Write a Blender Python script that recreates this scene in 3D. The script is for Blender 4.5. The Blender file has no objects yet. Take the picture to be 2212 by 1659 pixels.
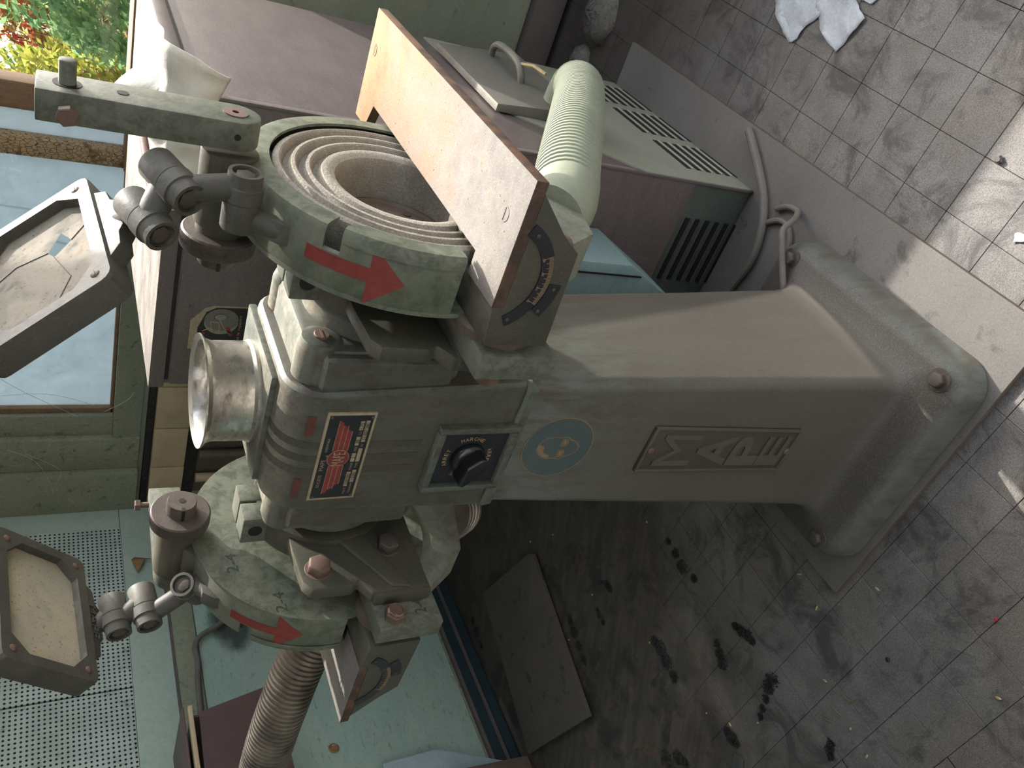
import bpy, bmesh, math, random
from mathutils import Vector, Matrix
random.seed(7)
PI = math.pi
scene = bpy.context.scene
COL = scene.collection

# ------------------------------------------------------------------ camera, sky, sun, exposure
cd = bpy.data.cameras.new('camera'); cam = bpy.data.objects.new('camera', cd); COL.objects.link(cam)
cam.matrix_world = Matrix(((0.318281, 0.781112, 0.537179, 0), (-0.392538, 0.624378, -0.675327, 0),
                           (-0.862909, 0.004081, 0.505343, 1.40), (0, 0, 0, 1)))
cd.sensor_width = 36; cd.lens = 28.1157; cd.clip_start = .02; cd.clip_end = 200
scene.camera = cam

w = bpy.data.worlds.new('World'); scene.world = w; w.use_nodes = True
wn = w.node_tree.nodes; wl_ = w.node_tree.links
sky = wn.new('ShaderNodeTexSky'); sky.sky_type = 'NISHITA'; sky.sun_disc = False
sky.sun_elevation = math.radians(38); sky.sun_rotation = math.radians(14); sky.dust_density = 4; sky.ozone_density = .6
hsv = wn.new('ShaderNodeHueSaturation'); hsv.inputs['Saturation'].default_value = .45
wl_.new(sky.outputs[0], hsv.inputs['Color']); wl_.new(hsv.outputs[0], wn['Background'].inputs[0])
wn['Background'].inputs[1].default_value = .36

sd = bpy.data.lights.new('sun', 'SUN'); sun = bpy.data.objects.new('sun', sd); COL.objects.link(sun)
sd.energy = 5.2; sd.angle = math.radians(.6); sd.color = (1, .96, .90)
SUN = Vector((.191, .765, .616)).normalized()
sun.rotation_euler = SUN.to_track_quat('Z', 'Y').to_euler()
sun.location = (2, 8, 7)

scene.view_settings.view_transform = 'Standard'; scene.view_settings.look = 'None'
scene.view_settings.gamma = 1; scene.view_settings.use_curve_mapping = False
scene.view_settings.exposure = 0.85
scene.cycles.max_bounces = 8; scene.cycles.transparent_max_bounces = 12
scene.cycles.caustics_reflective = False; scene.cycles.caustics_refractive = False
scene.cycles.sample_clamp_indirect = 6

# ------------------------------------------------------------------ materials
def srgb(h):
    v = [int(h[i:i+2], 16)/255 for i in (0, 2, 4)]
    return tuple(x/12.92 if x <= .04045 else ((x+.055)/1.055)**2.4 for x in v) + (1,)
class NT:
    def __init__(s, name):
        s.m = bpy.data.materials.new(name); s.m.use_nodes = True
        s.t = s.m.node_tree; s.n = s.t.nodes; s.l = s.t.links
        s.b = s.n['Principled BSDF']; s.out = s.n['Material Output']
    def new(s, t, **kw):
        n = s.n.new(t)
        for k, v in kw.items(): setattr(n, k, v)
        return n
    def lk(s, a, b): s.l.new(a, b)
    def coord(s, kind):
        if kind == 'pos': return s.new('ShaderNodeNewGeometry').outputs['Position']
        return s.new('ShaderNodeTexCoord').outputs['Object']
    def scl(s, v, sc):
        m = s.new('ShaderNodeMapping'); m.inputs['Scale'].default_value = sc; s.lk(v, m.inputs[0]); return m.outputs[0]
    def noise(s, v, scale, detail=4, rough=.6, dist=0):
        n = s.new('ShaderNodeTexNoise'); n.inputs['Scale'].default_value = scale; n.inputs['Detail'].default_value = detail
        n.inputs['Roughness'].default_value = rough; n.inputs['Distortion'].default_value = dist
        s.lk(v, n.inputs['Vector']); return n.outputs['Fac']
    def ramp(s, f, stops, interp='LINEAR'):
        r = s.new('ShaderNodeValToRGB'); r.color_ramp.interpolation = interp; e = r.color_ramp.elements
        while len(e) < len(stops): e.new(.5)
        for i, (p, c) in enumerate(stops):
            e[i].position = p; e[i].color = c if len(c) == 4 else tuple(c)+(1,)
        s.lk(f, r.inputs[0]); return r.outputs[0]
    def step(s, f, lo, hi):
        m = s.new('ShaderNodeMapRange'); m.inputs[1].default_value = lo; m.inputs[2].default_value = hi
        s.lk(f, m.inputs[0]); return m.outputs[0]
    def math(s, op, a, b=0.0):
        m = s.new('ShaderNodeMath', operation=op)
        for i, x in enumerate((a, b)):
            if isinstance(x, (int, float)): m.inputs[i].default_value = x
            else: s.lk(x, m.inputs[i])
        return m.outputs[0]
    def mix(s, f, a, b):
        m = s.new('ShaderNodeMix', data_type='RGBA')
        for i, x in ((0, f), (6, a), (7, b)):
            if isinstance(x, (int, float)): m.inputs[i].default_value = x
            elif isinstance(x, tuple): m.inputs[i].default_value = x
            else: s.lk(x, m.inputs[i])
        return m.outputs[2]
    def xyz(s, v):
        x = s.new('ShaderNodeSeparateXYZ'); s.lk(v, x.inputs[0]); return x.outputs
    def bump(s, h, d=.002, st=.5):
        b = s.new('ShaderNodeBump'); b.inputs['Strength'].default_value = st; b.inputs['Distance'].default_value = d
        s.lk(h, b.inputs['Height']); s.lk(b.outputs[0], s.b.inputs['Normal'])
    def fin(s, col, rough=.6, metal=0, spec=.4):
        if isinstance(col, tuple): s.b.inputs['Base Color'].default_value = col
        else: s.lk(col, s.b.inputs['Base Color'])
        if isinstance(rough, (int, float)): s.b.inputs['Roughness'].default_value = rough
        else: s.lk(rough, s.b.inputs['Roughness'])
        s.b.inputs['Metallic'].default_value = metal; s.b.inputs['Specular IOR Level'].default_value = spec
        return s.m

def paint(name, c1, c2, c3=None, scale=14, thr=.62, rough=.55, spec=.35, dust=None, dustc='a89f8d', bump=.0006, kind='obj', aniso=(1, 1, 1), metal=0, fine=160, finek=.25, speck=.0, wear=None, low=None, soot=None):
    """worn paint or raw metal: two mottled tones, chips of a third, dust lying on what faces up"""
    t = NT(name); v = t.coord(kind); vs = t.scl(v, aniso)
    n1 = t.noise(vs, scale, 6, .62); n2 = t.noise(vs, scale*3.7, 5, .7, .4); n3 = t.noise(v, fine, 3, .6)
    c = t.mix(t.step(n1, .32, .68), srgb(c1), srgb(c2))
    if c3:
        c = t.mix(t.math('MULTIPLY', t.step(n2, thr, thr+.09), .85), c, srgb(c3))
    dk = t.step(n3, .3, .7)
    c = t.mix(t.math('MULTIPLY', dk, finek), c, tuple(x*.45 for x in srgb(c1)[:3])+(1,))
    if dust:
        g = t.new('ShaderNodeNewGeometry'); nz = t.xyz(g.outputs['Normal'])[2]
        f = t.math('MULTIPLY', t.step(nz, .35, .95), t.step(t.math('ADD', n1, t.math('MULTIPLY', n3, .5)), .45, .95))
        c = t.mix(t.math('MULTIPLY', f, dust), c, srgb(dustc))
    if low:  # black grinding dust settled on the foot
        g2 = t.new('ShaderNodeNewGeometry'); nz2 = t.xyz(g2.outputs['Normal'])[2]; zz = t.xyz(g2.outputs['Position'])[2]
        f2 = t.math('MULTIPLY', t.step(nz2, .25, .8), t.step(zz, .30, .14)); gr_ = t.noise(v, 650, 2, .6)
        c = t.mix(t.math('MULTIPLY', f2, .85), c, t.mix(t.step(gr_, .48, .70), srgb(low), srgb('6f6a63')))
    if soot:  # a sooty stain on the wall, its own ragged shape
        pp = t.new('ShaderNodeNewGeometry').outputs['Position']; xx, yy, zz2 = t.xyz(pp)
        dy = t.math('DIVIDE', t.math('SUBTRACT', yy, soot[0]), soot[2]); dz = t.math('DIVIDE', t.math('SUBTRACT', zz2, soot[1]), soot[3])
        dd = t.math('ADD', t.math('ADD', t.math('MULTIPLY', dy, dy), t.math('MULTIPLY', dz, dz)), t.math('MULTIPLY', t.noise(pp, 12, 5, .7), .9))
        c = t.mix(t.math('MULTIPLY', t.step(dd, 1.25, .75), .85), c, srgb('2d312d'))
    if wear:
        pt = t.new('ShaderNodeNewGeometry').outputs['Pointiness']
        e = t.math('MULTIPLY', t.step(pt, .515, .56), t.step(n2, .40, .58)); c = t.mix(t.math('MULTIPLY', e, .6), c, srgb(wear))
    if speck:
        sp = t.noise(v, fine*2.6, 2, .5); c = t.mix(t.math('MULTIPLY', t.step(sp, .62, .72), speck), c, srgb('b5afa3'))
    t.bump(t.math('ADD', n2, t.math('MULTIPLY', n3, .6)), bump, .6)
    return t.fin(c, rough, metal, spec)

M = {}
M['cast'] = paint('cast_green_grey', '57524a', '605b53', '4b4d45', 7, .64, .5, spec=.3, dust=.25, aniso=(1, 1, .3), wear='6d766f', low='45413c', speck=.08)
M['badge'] = paint('badge_brown', '554f47', '5e584f', '4b4740', 12, .64, .5, spec=.3)
M['badge_field'] = paint('badge_field', '48433d', '504a43', None, 12, spec=.3)
M['housing'] = paint('housing_green_grey', '494740', '565047', '3c3b36', 11, .63, .45, dust=.8, dustc='bdb4a2', aniso=(1, 1, .5), wear='647268', speck=.08)
M['guard'] = paint('guard_green', '515a49', '5b5d4f', '453f34', 14, .69, .5, dust=.45, dustc='a5a291', wear='7c8070', speck=.08)
M['link'] = paint('grey_cast_links', '48463f', '55524b', '393833', 30, .66, .55, dust=.6, dustc='96938a', speck=.08)
M['arm'] = paint('arm_green', '50564a', '5c5e52', '3d382f', 20, .68, .5, dust=.3, wear='76786b', speck=.08)
M['arm_dark'] = paint('arm_casting', '45473d', '524d42', '37342d', 14, .66, .5, dust=.35, speck=.08)
M['rust_steel'] = paint('rusted_steel', '5a4d42', '6b5f52', '7a4e33', 24, .62, .6, bump=.0009, speck=.12)
M['bolt_rust'] = paint('rusty_bolt', '715a4e', '64544a', '80583f', 60, .6, .6)
M['bolt_dark'] = paint('dark_bolt', '4a423b', '5a5048', '37322d', 60, .6, .55)
M['wheel'] = paint('abrasive_wheel', 'aca69a', '9b9488', '7d766b', 50, .62, .95, spec=.05, fine=430, finek=.8, bump=.003, speck=.9)
M['dark'] = paint('dark_recess', '1e1c1a', '272421', None, 20, bump=.0003)
M['black'] = paint('black_plate', '24262b', '2d2d30', '3a3834', 40, .66, .45, bump=.0002, finek=.1)
M['bake'] = paint('black_bakelite', '1d1f22', '25272a', None, 40, rough=.25, spec=.6, bump=.0001)
M['cream'] = paint('aged_cream_print', 'ad9e82', '978a70', '665b4a', 140, .6, .6, bump=.0001)
M['red'] = paint('worn_red_print', '8b3f3a', '7b3733', '512e2c', 60, .64, .55, bump=.0001, finek=.3)
M['redpaint'] = paint('red_band_paint', '6d3a34', '5f372f', '46413a', 40, .5, .55, bump=.0003)
M['sticker'] = paint('blue_sticker', '465557', '515c5a', '426c78', 20, .62, .6, bump=.0001)
M['stickerline'] = paint('tan_sticker_line', '8f7759', '7d6850', None, 60, bump=.0001)
M['scaleprint'] = paint('tan_scale_print', 'c1a67c', 'a99068', None, 90, bump=.0001)
M['chalk'] = paint('dark_marker', '454b40', '3d443a', None, 40)
M['wire'] = paint('grey_cable', '6b665d', '77716a', '565149', 20, .62, .6)
M['mauve'] = paint('mauve_brown_paint', '625957', '6e6461', '504644', 9, .62, .42, dust=.85, dustc='cfc4b6', aniso=(1, 1.6, 4), bump=.0004, speck=.2)
M['skirtgreen'] = paint('dark_green_skirt', '474e48', '525650', '3a413d', 14, .62, .5)
M['palepanel'] = paint('pale_grey_green_panel', '8d8f80', '979684', '74756a', 14, .66, .45)
M['hatch'] = paint('dusty_grey_hatch', '6d6a62', '78746a', '5b5850', 14, .66, .55, dust=.5)
M['bluebin'] = paint('pale_blue_paint', '86a0a2', '92a8a7', '7d8481', 16, .65, .4, aniso=(1, 1, 4))
M['hose_pale'] = paint('pale_green_hose', '8a907c', '979b89', '757a68', 10, .66, .55, bump=.0002)
M['outlet'] = paint('pale_green_outlet', '7d8777', '8d9184', '5c6157', 16, .62, .5, wear='6b5a4a')
M['brown_sheet'] = paint('brown_sheet_metal', '5a4845', '66514d', '4a3b39', 12, .66, .45)
M['plate'] = paint('dusty_steel_floor_plate', '6b6763', '7a7671', '514d49', 4, .6, .75, spec=.2, fine=420, finek=.4, kind='pos', speck=.25)
M['plate_edge'] = paint('rusty_plate_edge', '5d5048', '6b5b4e', '4c4039', 16, .6, .8, kind='pos')
M['paper'] = paint('grey_white_paper', 'c9ccd0', 'bcc0c4', '9a9c9c', 40, .66, .9, spec=.1, finek=.3)
M['cloth'] = paint('white_paper_towel', 'e6e2d8', 'dcd7cb', None, 40, rough=.95, spec=.1, fine=500, finek=.15, bump=.0012)
M['mint'] = paint('mint_wall_paint', 'a8baad', 'b3c1b3', '95a290', 5, .62, .6, spec=.2, kind='pos', aniso=(1, 2.4, 1), fine=90, bump=.0008)
M['mint2'] = paint('mint_wall_paint_lower', '9cb6a9', 'a8baab', '84907f', 6, .58, .6, spec=.2, kind='pos', aniso=(1, 1, 4), fine=90, bump=.001, soot=(1.78, .83, .20, .10))
M['oldgreen'] = paint('old_green_frame_paint', '8b9079', '999b86', '5d6152', 7, .58, .65, spec=.25, kind='pos', fine=120, finek=.4, bump=.001, speck=.1)
M['darkgreen'] = paint('dark_green_wall_panel', '8b937f', '959a87', '6c7262', 5, .62, .6, kind='pos', aniso=(1, 1, 3), bump=.0005)
M['navy'] = paint('dark_blue_green_skirting', '22343a', '2a3a3e', '33302d', 10, .66, .5, kind='pos')
M['greyband'] = paint('grey_brown_strip', '5c5452', '665d59', None, 20, kind='pos')
M['ledge'] = paint('beige_ledge_tile', 'c2ae8c', 'b7a27f', '8a785d', 14, .64, .5, speck=.1)
M['dirt'] = paint('black_dust', '2a2927', '383633', '8d8a84', 90, .6, .9, spec=.1, kind='pos', bump=.003, fine=300, speck=.5)
M['wood'] = paint('weathered_window_wood', '7b6350', '8d7459', '5b4a3c', 14, .6, .7, kind='pos', aniso=(6, 6, 1), bump=.0015)
M['woodtrim'] = paint('brown_wood_trim', '8a7258', '7a6049', '5a4636', 30, .6, .6, kind='pos')
M['rod'] = paint('rusty_brown_rod', '5b443b', '6b5046', '8c8272', 60, .64, .7)
M['stone'] = paint('grey_rubble', '67635d', '76706a', '4b4742', 18, .58, .85, kind='pos', bump=.006, fine=120, finek=.5)
M['leafdry'] = paint('dry_leaf', '9a7a52', '86683f', '6a5236', 80, .6, .7)
M['swarf'] = paint('black_swarf', '222223', '2e2e2f', '77777a', 300, .66, .5, fine=700, bump=.001)
M['chip'] = paint('yellow_chip', 'c2ad7c', 'a8966a', None, 80)
M['redbead'] = paint('red_bead', 'b83a45', 'a93440', None, 80, rough=.35)
M['board'] = paint('dirty_grey_board', '4f4a45', '5a534c', '34302d', 5, .58, .75, kind='pos', fine=220, speck=.2)
M['soil'] = paint('hedge_ground', '3f4a2a', '55603a', None, 4, kind='pos')
M['card'] = paint('pale_blue_card', 'a9bcc0', '9fb0b4', 'b98a70', 20, .7, .5)
M['ceil'] = paint('off_white_ceiling', 'b9b4a6', 'c2bdb0', None, 3, kind='pos')
M['concrete'] = paint('grey_concrete_slab', '5d5751', '67605a', '48433e', 4, .6, .85, kind='pos')

def m_table():
    t = NT('ground_steel_table_rust'); v = t.coord('obj'); x, y, z = t.xyz(v)
    n = t.noise(v, 7, 6, .62, .4); n2 = t.noise(v, 32, 5, .65); sp = t.noise(v, 480, 2, .5); sp2 = t.noise(v, 210, 2, .6)
    c = t.mix(t.step(n2, .35, .65), srgb('807a75'), srgb('938d86'))
    o = t.step(t.math('ADD', n, t.math('MULTIPLY', t.math('ADD', y, .02), 1.25)), .46, .78)
    c = t.mix(t.math('MULTIPLY', o, .75), c, t.mix(t.step(n2, .4, .62), srgb('a98358'), srgb('8f6a48')))
    c = t.mix(t.math('MULTIPLY', t.step(n2, .60, .68), .5), c, srgb('a57244'))
    c = t.mix(t.math('MULTIPLY', t.step(sp2, .68, .72), .7), c, srgb('3a3634'))
    c = t.mix(t.math('MULTIPLY', t.step(sp, .58, .70), .22), c, srgb('d0cabd'))
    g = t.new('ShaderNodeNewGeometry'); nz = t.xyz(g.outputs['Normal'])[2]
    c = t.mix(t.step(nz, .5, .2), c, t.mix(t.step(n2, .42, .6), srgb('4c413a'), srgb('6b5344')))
    t.bump(t.math('ADD', n2, sp), .0005, .5); return t.fin(c, .8, 0, .12)
M['table'] = m_table()
def m_crackle():
    t = NT('crackled_window_paint'); p = t.coord('pos'); vo = t.new('ShaderNodeTexVoronoi', feature='DISTANCE_TO_EDGE'); vo.inputs['Scale'].default_value = 120
    t.lk(t.scl(p, (1, 1, .6)), vo.inputs['Vector']); n = t.noise(p, 16, 5, .65)
    c = t.mix(t.step(n, .35, .65), srgb('a08a68'), srgb('b59d78')); c = t.mix(t.step(vo.outputs['Distance'], .08, .02), c, srgb('4f3e30'))
    c = t.mix(t.step(n, .55, .62), c, srgb('6b523f')); return t.fin(c, .7)
M['crackle'] = m_crackle()
def m_cup():
    t = NT('stained_bright_steel'); v = t.coord('obj'); n = t.noise(t.scl(v, (1, 1, 2)), 28, 6, .65)
    c = t.ramp(n, [(.26, srgb('5a4d42')), (.40, srgb('a19a8f')), (.62, srgb('c9c7c0')), (.80, srgb('a3927a'))])
    r = t.ramp(n, [(.35, (.55,)*3), (.6, (.24,)*3)]); return t.fin(c, r, .85, .5)
M['cup'] = m_cup()
def m_metalhose():
    t = NT('aluminium_flex_hose'); v = t.coord('obj'); n = t.noise(v, 18, 5, .6)
    c = t.ramp(n, [(.3, srgb('554c44')), (.55, srgb('857b6d')), (.8, srgb('a0978a'))]); return t.fin(c, .45, .55, .5)
M['hose_metal'] = m_metalhose()
def m_floor():
    t = NT('speckled_terrazzo'); p = t.coord('pos'); x, y, z = t.xyz(p)
    oi = t.new('ShaderNodeObjectInfo').outputs['Random']
    big = t.noise(p, 3.2, 5, .6); mid = t.noise(p, 14, 5, .65); sp = t.noise(p, 520, 2, .5); sp2 = t.noise(p, 260, 2, .6)
    base = t.mix(t.step(mid, .35, .65), srgb('6d6a67'), srgb('83807c'))
    warm = t.mix(t.step(t.noise(p, 2.1, 3), .45, .65), base, srgb('7d7264'))
    base = t.mix(.6, base, warm)
    base = t.mix(t.math('MULTIPLY', t.step(sp, .5, .58), .55), base, srgb('3a3734'))
    base = t.mix(t.math('MULTIPLY', t.step(sp2, .62, .68), .5), base, srgb('a39c93'))
    base = t.mix(t.math('MULTIPLY', oi, .10), base, srgb('5e5750'))
    # scuffed soot patches
    soot = t.math('MULTIPLY', t.step(t.noise(p, 8, 7, .72, .8), .50, .62), .72)
    base = t.mix(soot, base, srgb('3f3c3b'))
    # oily black swarf dust swept along the left wall, streaked
    rot = t.new('ShaderNodeMapping'); rot.inputs['Rotation'].default_value = (0, 0, math.radians(-28)); t.lk(p, rot.inputs[0])
    st = t.noise(t.scl(rot.outputs[0], (5, 34, 1)), 1, 6, .7, .4)
    edge = t.math('ADD', t.math('MULTIPLY', x, -1), t.math('ADD', t.math('MULTIPLY', y, .35), t.math('MULTIPLY', big, .7)))
    m1 = t.step(edge, 1.78, 2.2)
    dirt = t.mix(t.step(st, .38, .62), srgb('35312e'), srgb('4f483f'))
    rust = t.step(t.noise(p, 6, 5, .7, 1.0), .59, .66)
    dirt = t.mix(t.math('MULTIPLY', rust, .6), dirt, srgb('5f4534'))
    dirt = t.mix(t.step(t.noise(p, 9, 6, .7, .5), .5, .6), dirt, srgb('2b2927'))
    dirt = t.mix(t.math('MULTIPLY', t.step(sp2, .68, .72), .5), dirt, srgb('a9a59b'))
    c = t.mix(t.math('MULTIPLY', m1, .95), base, dirt)
    # darker brown towards the back wall
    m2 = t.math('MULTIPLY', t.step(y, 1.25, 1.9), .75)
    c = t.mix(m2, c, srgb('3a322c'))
    t.bump(t.math('ADD', sp2, t.math('MULTIPLY', mid, .8)), .0008, .5)
    return t.fin(c, .62, 0, .35)
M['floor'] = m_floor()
def m_peg():
    t = NT('perforated_board'); p = t.coord('pos'); x, y, z = t.xyz(p)
    def cell(a, o): return t.math('SUBTRACT', t.math('FRACT', t.math('ADD', t.math('MULTIPLY', a, 1/.0145), o)), .5)
    cy, cz = cell(y, 100.2), cell(z, 100.4)
    d = t.math('SQRT', t.math('ADD', t.math('MULTIPLY', cy, cy), t.math('MULTIPLY', cz, cz)))
    n = t.noise(p, 8, 5, .65)
    c = t.mix(t.step(n, .35, .7), srgb('c0cbc3'), srgb('aab4ab'))
    c = t.mix(t.step(t.noise(p, 30, 5, .7), .58, .7), c, srgb('8b918a'))
    c = t.mix(t.step(d, .26, .2), c, srgb('191b1a'))
    t.bump(t.step(d, .2, .26), .002, .8)
    return t.fin(c, .6, 0, .3)
M['peg'] = m_peg()
def m_pane():
    t = NT('dusty_window_glass'); p = t.coord('pos')
    n = t.noise(p, 9, 6, .65, .6); n2 = t.noise(p, 70, 4, .7, 1.5)
    tr = t.new('ShaderNodeBsdfTransparent'); tr.inputs[0].default_value = (.93, .96, .97, 1)
    tl = t.new('ShaderNodeBsdfTranslucent'); tl.inputs[0].default_value = srgb('83929b')
    df = t.new('ShaderNodeBsdfDiffuse'); df.inputs[0].default_value = srgb('848f95')
    m1 = t.new('ShaderNodeMixShader'); m1.inputs[0].default_value = .45; t.lk(tl.outputs[0], m1.inputs[1]); t.lk(df.outputs[0], m1.inputs[2])
    m2 = t.new('ShaderNodeMixShader'); f = t.math('ADD', t.math('MULTIPLY', t.step(n, .3, .75), .14), t.math('ADD', .72, t.math('MULTIPLY', t.step(n2, .62, .7), .25)))
    t.lk(f, m2.inputs[0]); t.lk(tr.outputs[0], m2.inputs[1]); t.lk(m1.outputs[0], m2.inputs[2])
    t.lk(m2.outputs[0], t.out.inputs[0]); return t.m
M['pane'] = m_pane()
def m_clear():
    t = NT('clear_window_glass'); tr = t.new('ShaderNodeBsdfTransparent'); gl = t.new('ShaderNodeBsdfGlossy'); gl.inputs['Roughness'].default_value = .03
    m = t.new('ShaderNodeMixShader'); m.inputs[0].default_value = .04; t.lk(tr.outputs[0], m.inputs[1]); t.lk(gl.outputs[0], m.inputs[2])
    t.lk(m.outputs[0], t.out.inputs[0]); return t.m
M['clear'] = m_clear()
def m_shieldglass(name, c1, c2, spot, trans):
    t = NT(name); v = t.coord('obj'); n = t.noise(v, 22, 6, .65, .5); n2 = t.noise(v, 260, 3, .7)
    c = t.mix(t.step(n, .35, .68), srgb(c1), srgb(c2)); c = t.mix(t.math('MULTIPLY', t.step(n2, .6, .68), .8), c, srgb(spot))
    tl = t.new('ShaderNodeBsdfTranslucent'); df = t.new('ShaderNodeBsdfDiffuse'); t.lk(c, tl.inputs[0]); t.lk(c, df.inputs[0])
    m = t.new('ShaderNodeMixShader'); t.lk(t.math('MULTIPLY', t.step(n, .4, .65), trans), m.inputs[0]); t.lk(df.outputs[0], m.inputs[1]); t.lk(tl.outputs[0], m.inputs[2])
    t.lk(m.outputs[0], t.out.inputs[0]); return t.m
M['sg_r'] = m_shieldglass('grimy_cracked_glass', '8f8578', 'cfc9bf', '6f6355', .75)
M['sg_l'] = m_shieldglass('spark_pitted_glass', 'b3a88f', 'c4bfb0', '6a6252', .4)
def m_leaf(name, cols):
    t = NT(name); p = t.coord('pos'); n = t.noise(p, 13, 4, .75); n2 = t.noise(p, 1.7, 3, .6)
    f = t.math('ADD', t.math('MULTIPLY', n, .6), t.math('MULTIPLY', n2, .4))
    c = t.ramp(f, [(x, srgb(h)) for x, h in cols])
    tl = t.new('ShaderNodeBsdfTranslucent'); df = t.new('ShaderNodeBsdfDiffuse'); t.lk(c, tl.inputs[0]); t.lk(c, df.inputs[0])
    m = t.new('ShaderNodeMixShader'); m.inputs[0].default_value = .5; t.lk(df.outputs[0], m.inputs[1]); t.lk(tl.outputs[0], m.inputs[2])
    t.lk(m.outputs[0], t.out.inputs[0]); return t.m
M['leaf_green'] = m_leaf('green_leaves', [(.30, '3f5f2e'), (.45, '6b8a48'), (.56, '9aa556'), (.68, '5f7f46')])
M['leaf_yellow'] = m_leaf('yellow_green_leaves', [(.30, '5c6a30'), (.45, '8c9644'), (.56, 'b3a852'), (.68, '6f8442')])
M['leaf_red'] = m_leaf('red_and_green_leaves', [(.30, '4f6a34'), (.46, '7f8f4a'), (.54, 'a8483c'), (.66, '8a3a36')])
M['leaf_blue'] = m_leaf('blue_green_leaves', [(.30, '4a6f4a'), (.45, '6f9468'), (.56, '93ab72'), (.68, '5f8a68')])

# ------------------------------------------------------------------ geometry helpers
class G:
    def __init__(s, sx=1, tf=None): s.v = []; s.f = []; s.sx = sx; s.tf = tf; s.mi = []; s.cm = 0
    def add(s, vs, fs):
        b = len(s.v)
        for p in vs:
            p = Vector(p)
            if s.tf: p = s.tf(p)
            s.v.append((p.x*s.sx, p.y, p.z))
        for f in fs: s.f.append(tuple(b+i for i in f)); s.mi.append(s.cm)
        return s
    def box(s, a, b):
        x0, y0, z0 = a; x1, y1, z1 = b
        return s.add([(x0, y0, z0), (x1, y0, z0), (x1, y1, z0), (x0, y1, z0), (x0, y0, z1), (x1, y0, z1), (x1, y1, z1), (x0, y1, z1)],
                     [(0, 3, 2, 1), (4, 5, 6, 7), (0, 1, 5, 4), (1, 2, 6, 5), (2, 3, 7, 6), (3, 0, 4, 7)])
    def prism(s, poly, lo, hi, axis):
        n = len(poly)
        def P(u, v, t): return {'x': (t, u, v), 'y': (u, t, v), 'z': (u, v, t)}[axis]
        vs = [P(u, v, lo) for u, v in poly]+[P(u, v, hi) for u, v in poly]
        return s.add(vs, [tuple(range(n)), tuple(range(n, 2*n))]+[(i, (i+1) % n, n+(i+1) % n, n+i) for i in range(n)])
    def rings(s, rings, cap0=True, cap1=True, closed=False):
        n = len(rings[0]); vs = [p for r in rings for p in r]; fs = []
        m = len(rings)
        for k in range(m if closed else m-1):
            for i in range(n):
                j = (i+1) % n; k2 = (k+1) % m
                fs.append((k*n+i, k*n+j, k2*n+j, k2*n+i))
        if not closed:
            if cap0: fs.append(tuple(range(n)))
            if cap1: fs.append(tuple(range((m-1)*n, m*n)))
        return s.add(vs, fs)
    def lathe(s, prof, o, ax, n=40, cap0=True, cap1=True, closed=False):
        o = Vector(o); ax = Vector(ax).normalized(); u = ax.orthogonal().normalized(); w_ = ax.cross(u)
        R = [[o+ax*t+(u*math.cos(2*PI*i/n)+w_*math.sin(2*PI*i/n))*r for i in range(n)] for r, t in prof]
        return s.rings(R, cap0, cap1, closed)
    def cyl(s, p0, p1, r0, r1=None, n=24):
        p0 = Vector(p0); p1 = Vector(p1); return s.lathe([(r0, 0), (r1 if r1 is not None else r0, (p1-p0).length)], p0, p1-p0, n)
    def tubecyl(s, p0, p1, ro, ri, n=24):
        p0 = Vector(p0); p1 = Vector(p1); L = (p1-p0).length
        return s.lathe([(ro, 0), (ro, L), (ri, L), (ri, 0)], p0, p1-p0, n, closed=True)
    def hexb(s, p, ax, r, h):
        ax = Vector(ax).normalized(); s.lathe([(r, 0), (r, h*.88), (r*.88, h)], p, ax, 6); return s
    def tube(s, path, r, n=10, rf=None):
        path = [Vector(p) for p in path]; R = []; up = None
        for i, p in enumerate(path):
            d = (path[min(i+1, len(path)-1)]-path[max(i-1, 0)]).normalized()
            if up is None: up = d.orthogonal().normalized()
            up = (up-d*up.dot(d)).normalized(); q = d.cross(up)
            rr = rf(i) if rf else r
            R.append([p+(up*math.cos(2*PI*k/n)+q*math.sin(2*PI*k/n))*rr for k in range(n)])
        return s.rings(R)
def smooth_path(pts, k=8):
    P = [Vector(p) for p in pts]; out = []
    for i in range(len(P)-1):
        a = P[max(i-1, 0)]; b = P[i]; c = P[i+1]; d = P[min(i+2, len(P)-1)]
        for j in range(k):
            t = j/k
            out.append(.5*((2*b)+(c-a)*t+(2*a-5*b+4*c-d)*t*t+(3*b-a-3*c+d)*t**3))
    return out+[P[-1]]
def rrect(hx, hy, r, n=5, cx=0, cy=0):
    pts = []
    for q, (sx, sy) in enumerate(((1, 1), (-1, 1), (-1, -1), (1, -1))):
        for i in range(n+1):
            a = PI/2*(q+i/n); pts.append((cx+sx*(hx-r)+r*math.cos(a), cy+sy*(hy-r)+r*math.sin(a)))
    return pts
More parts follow.
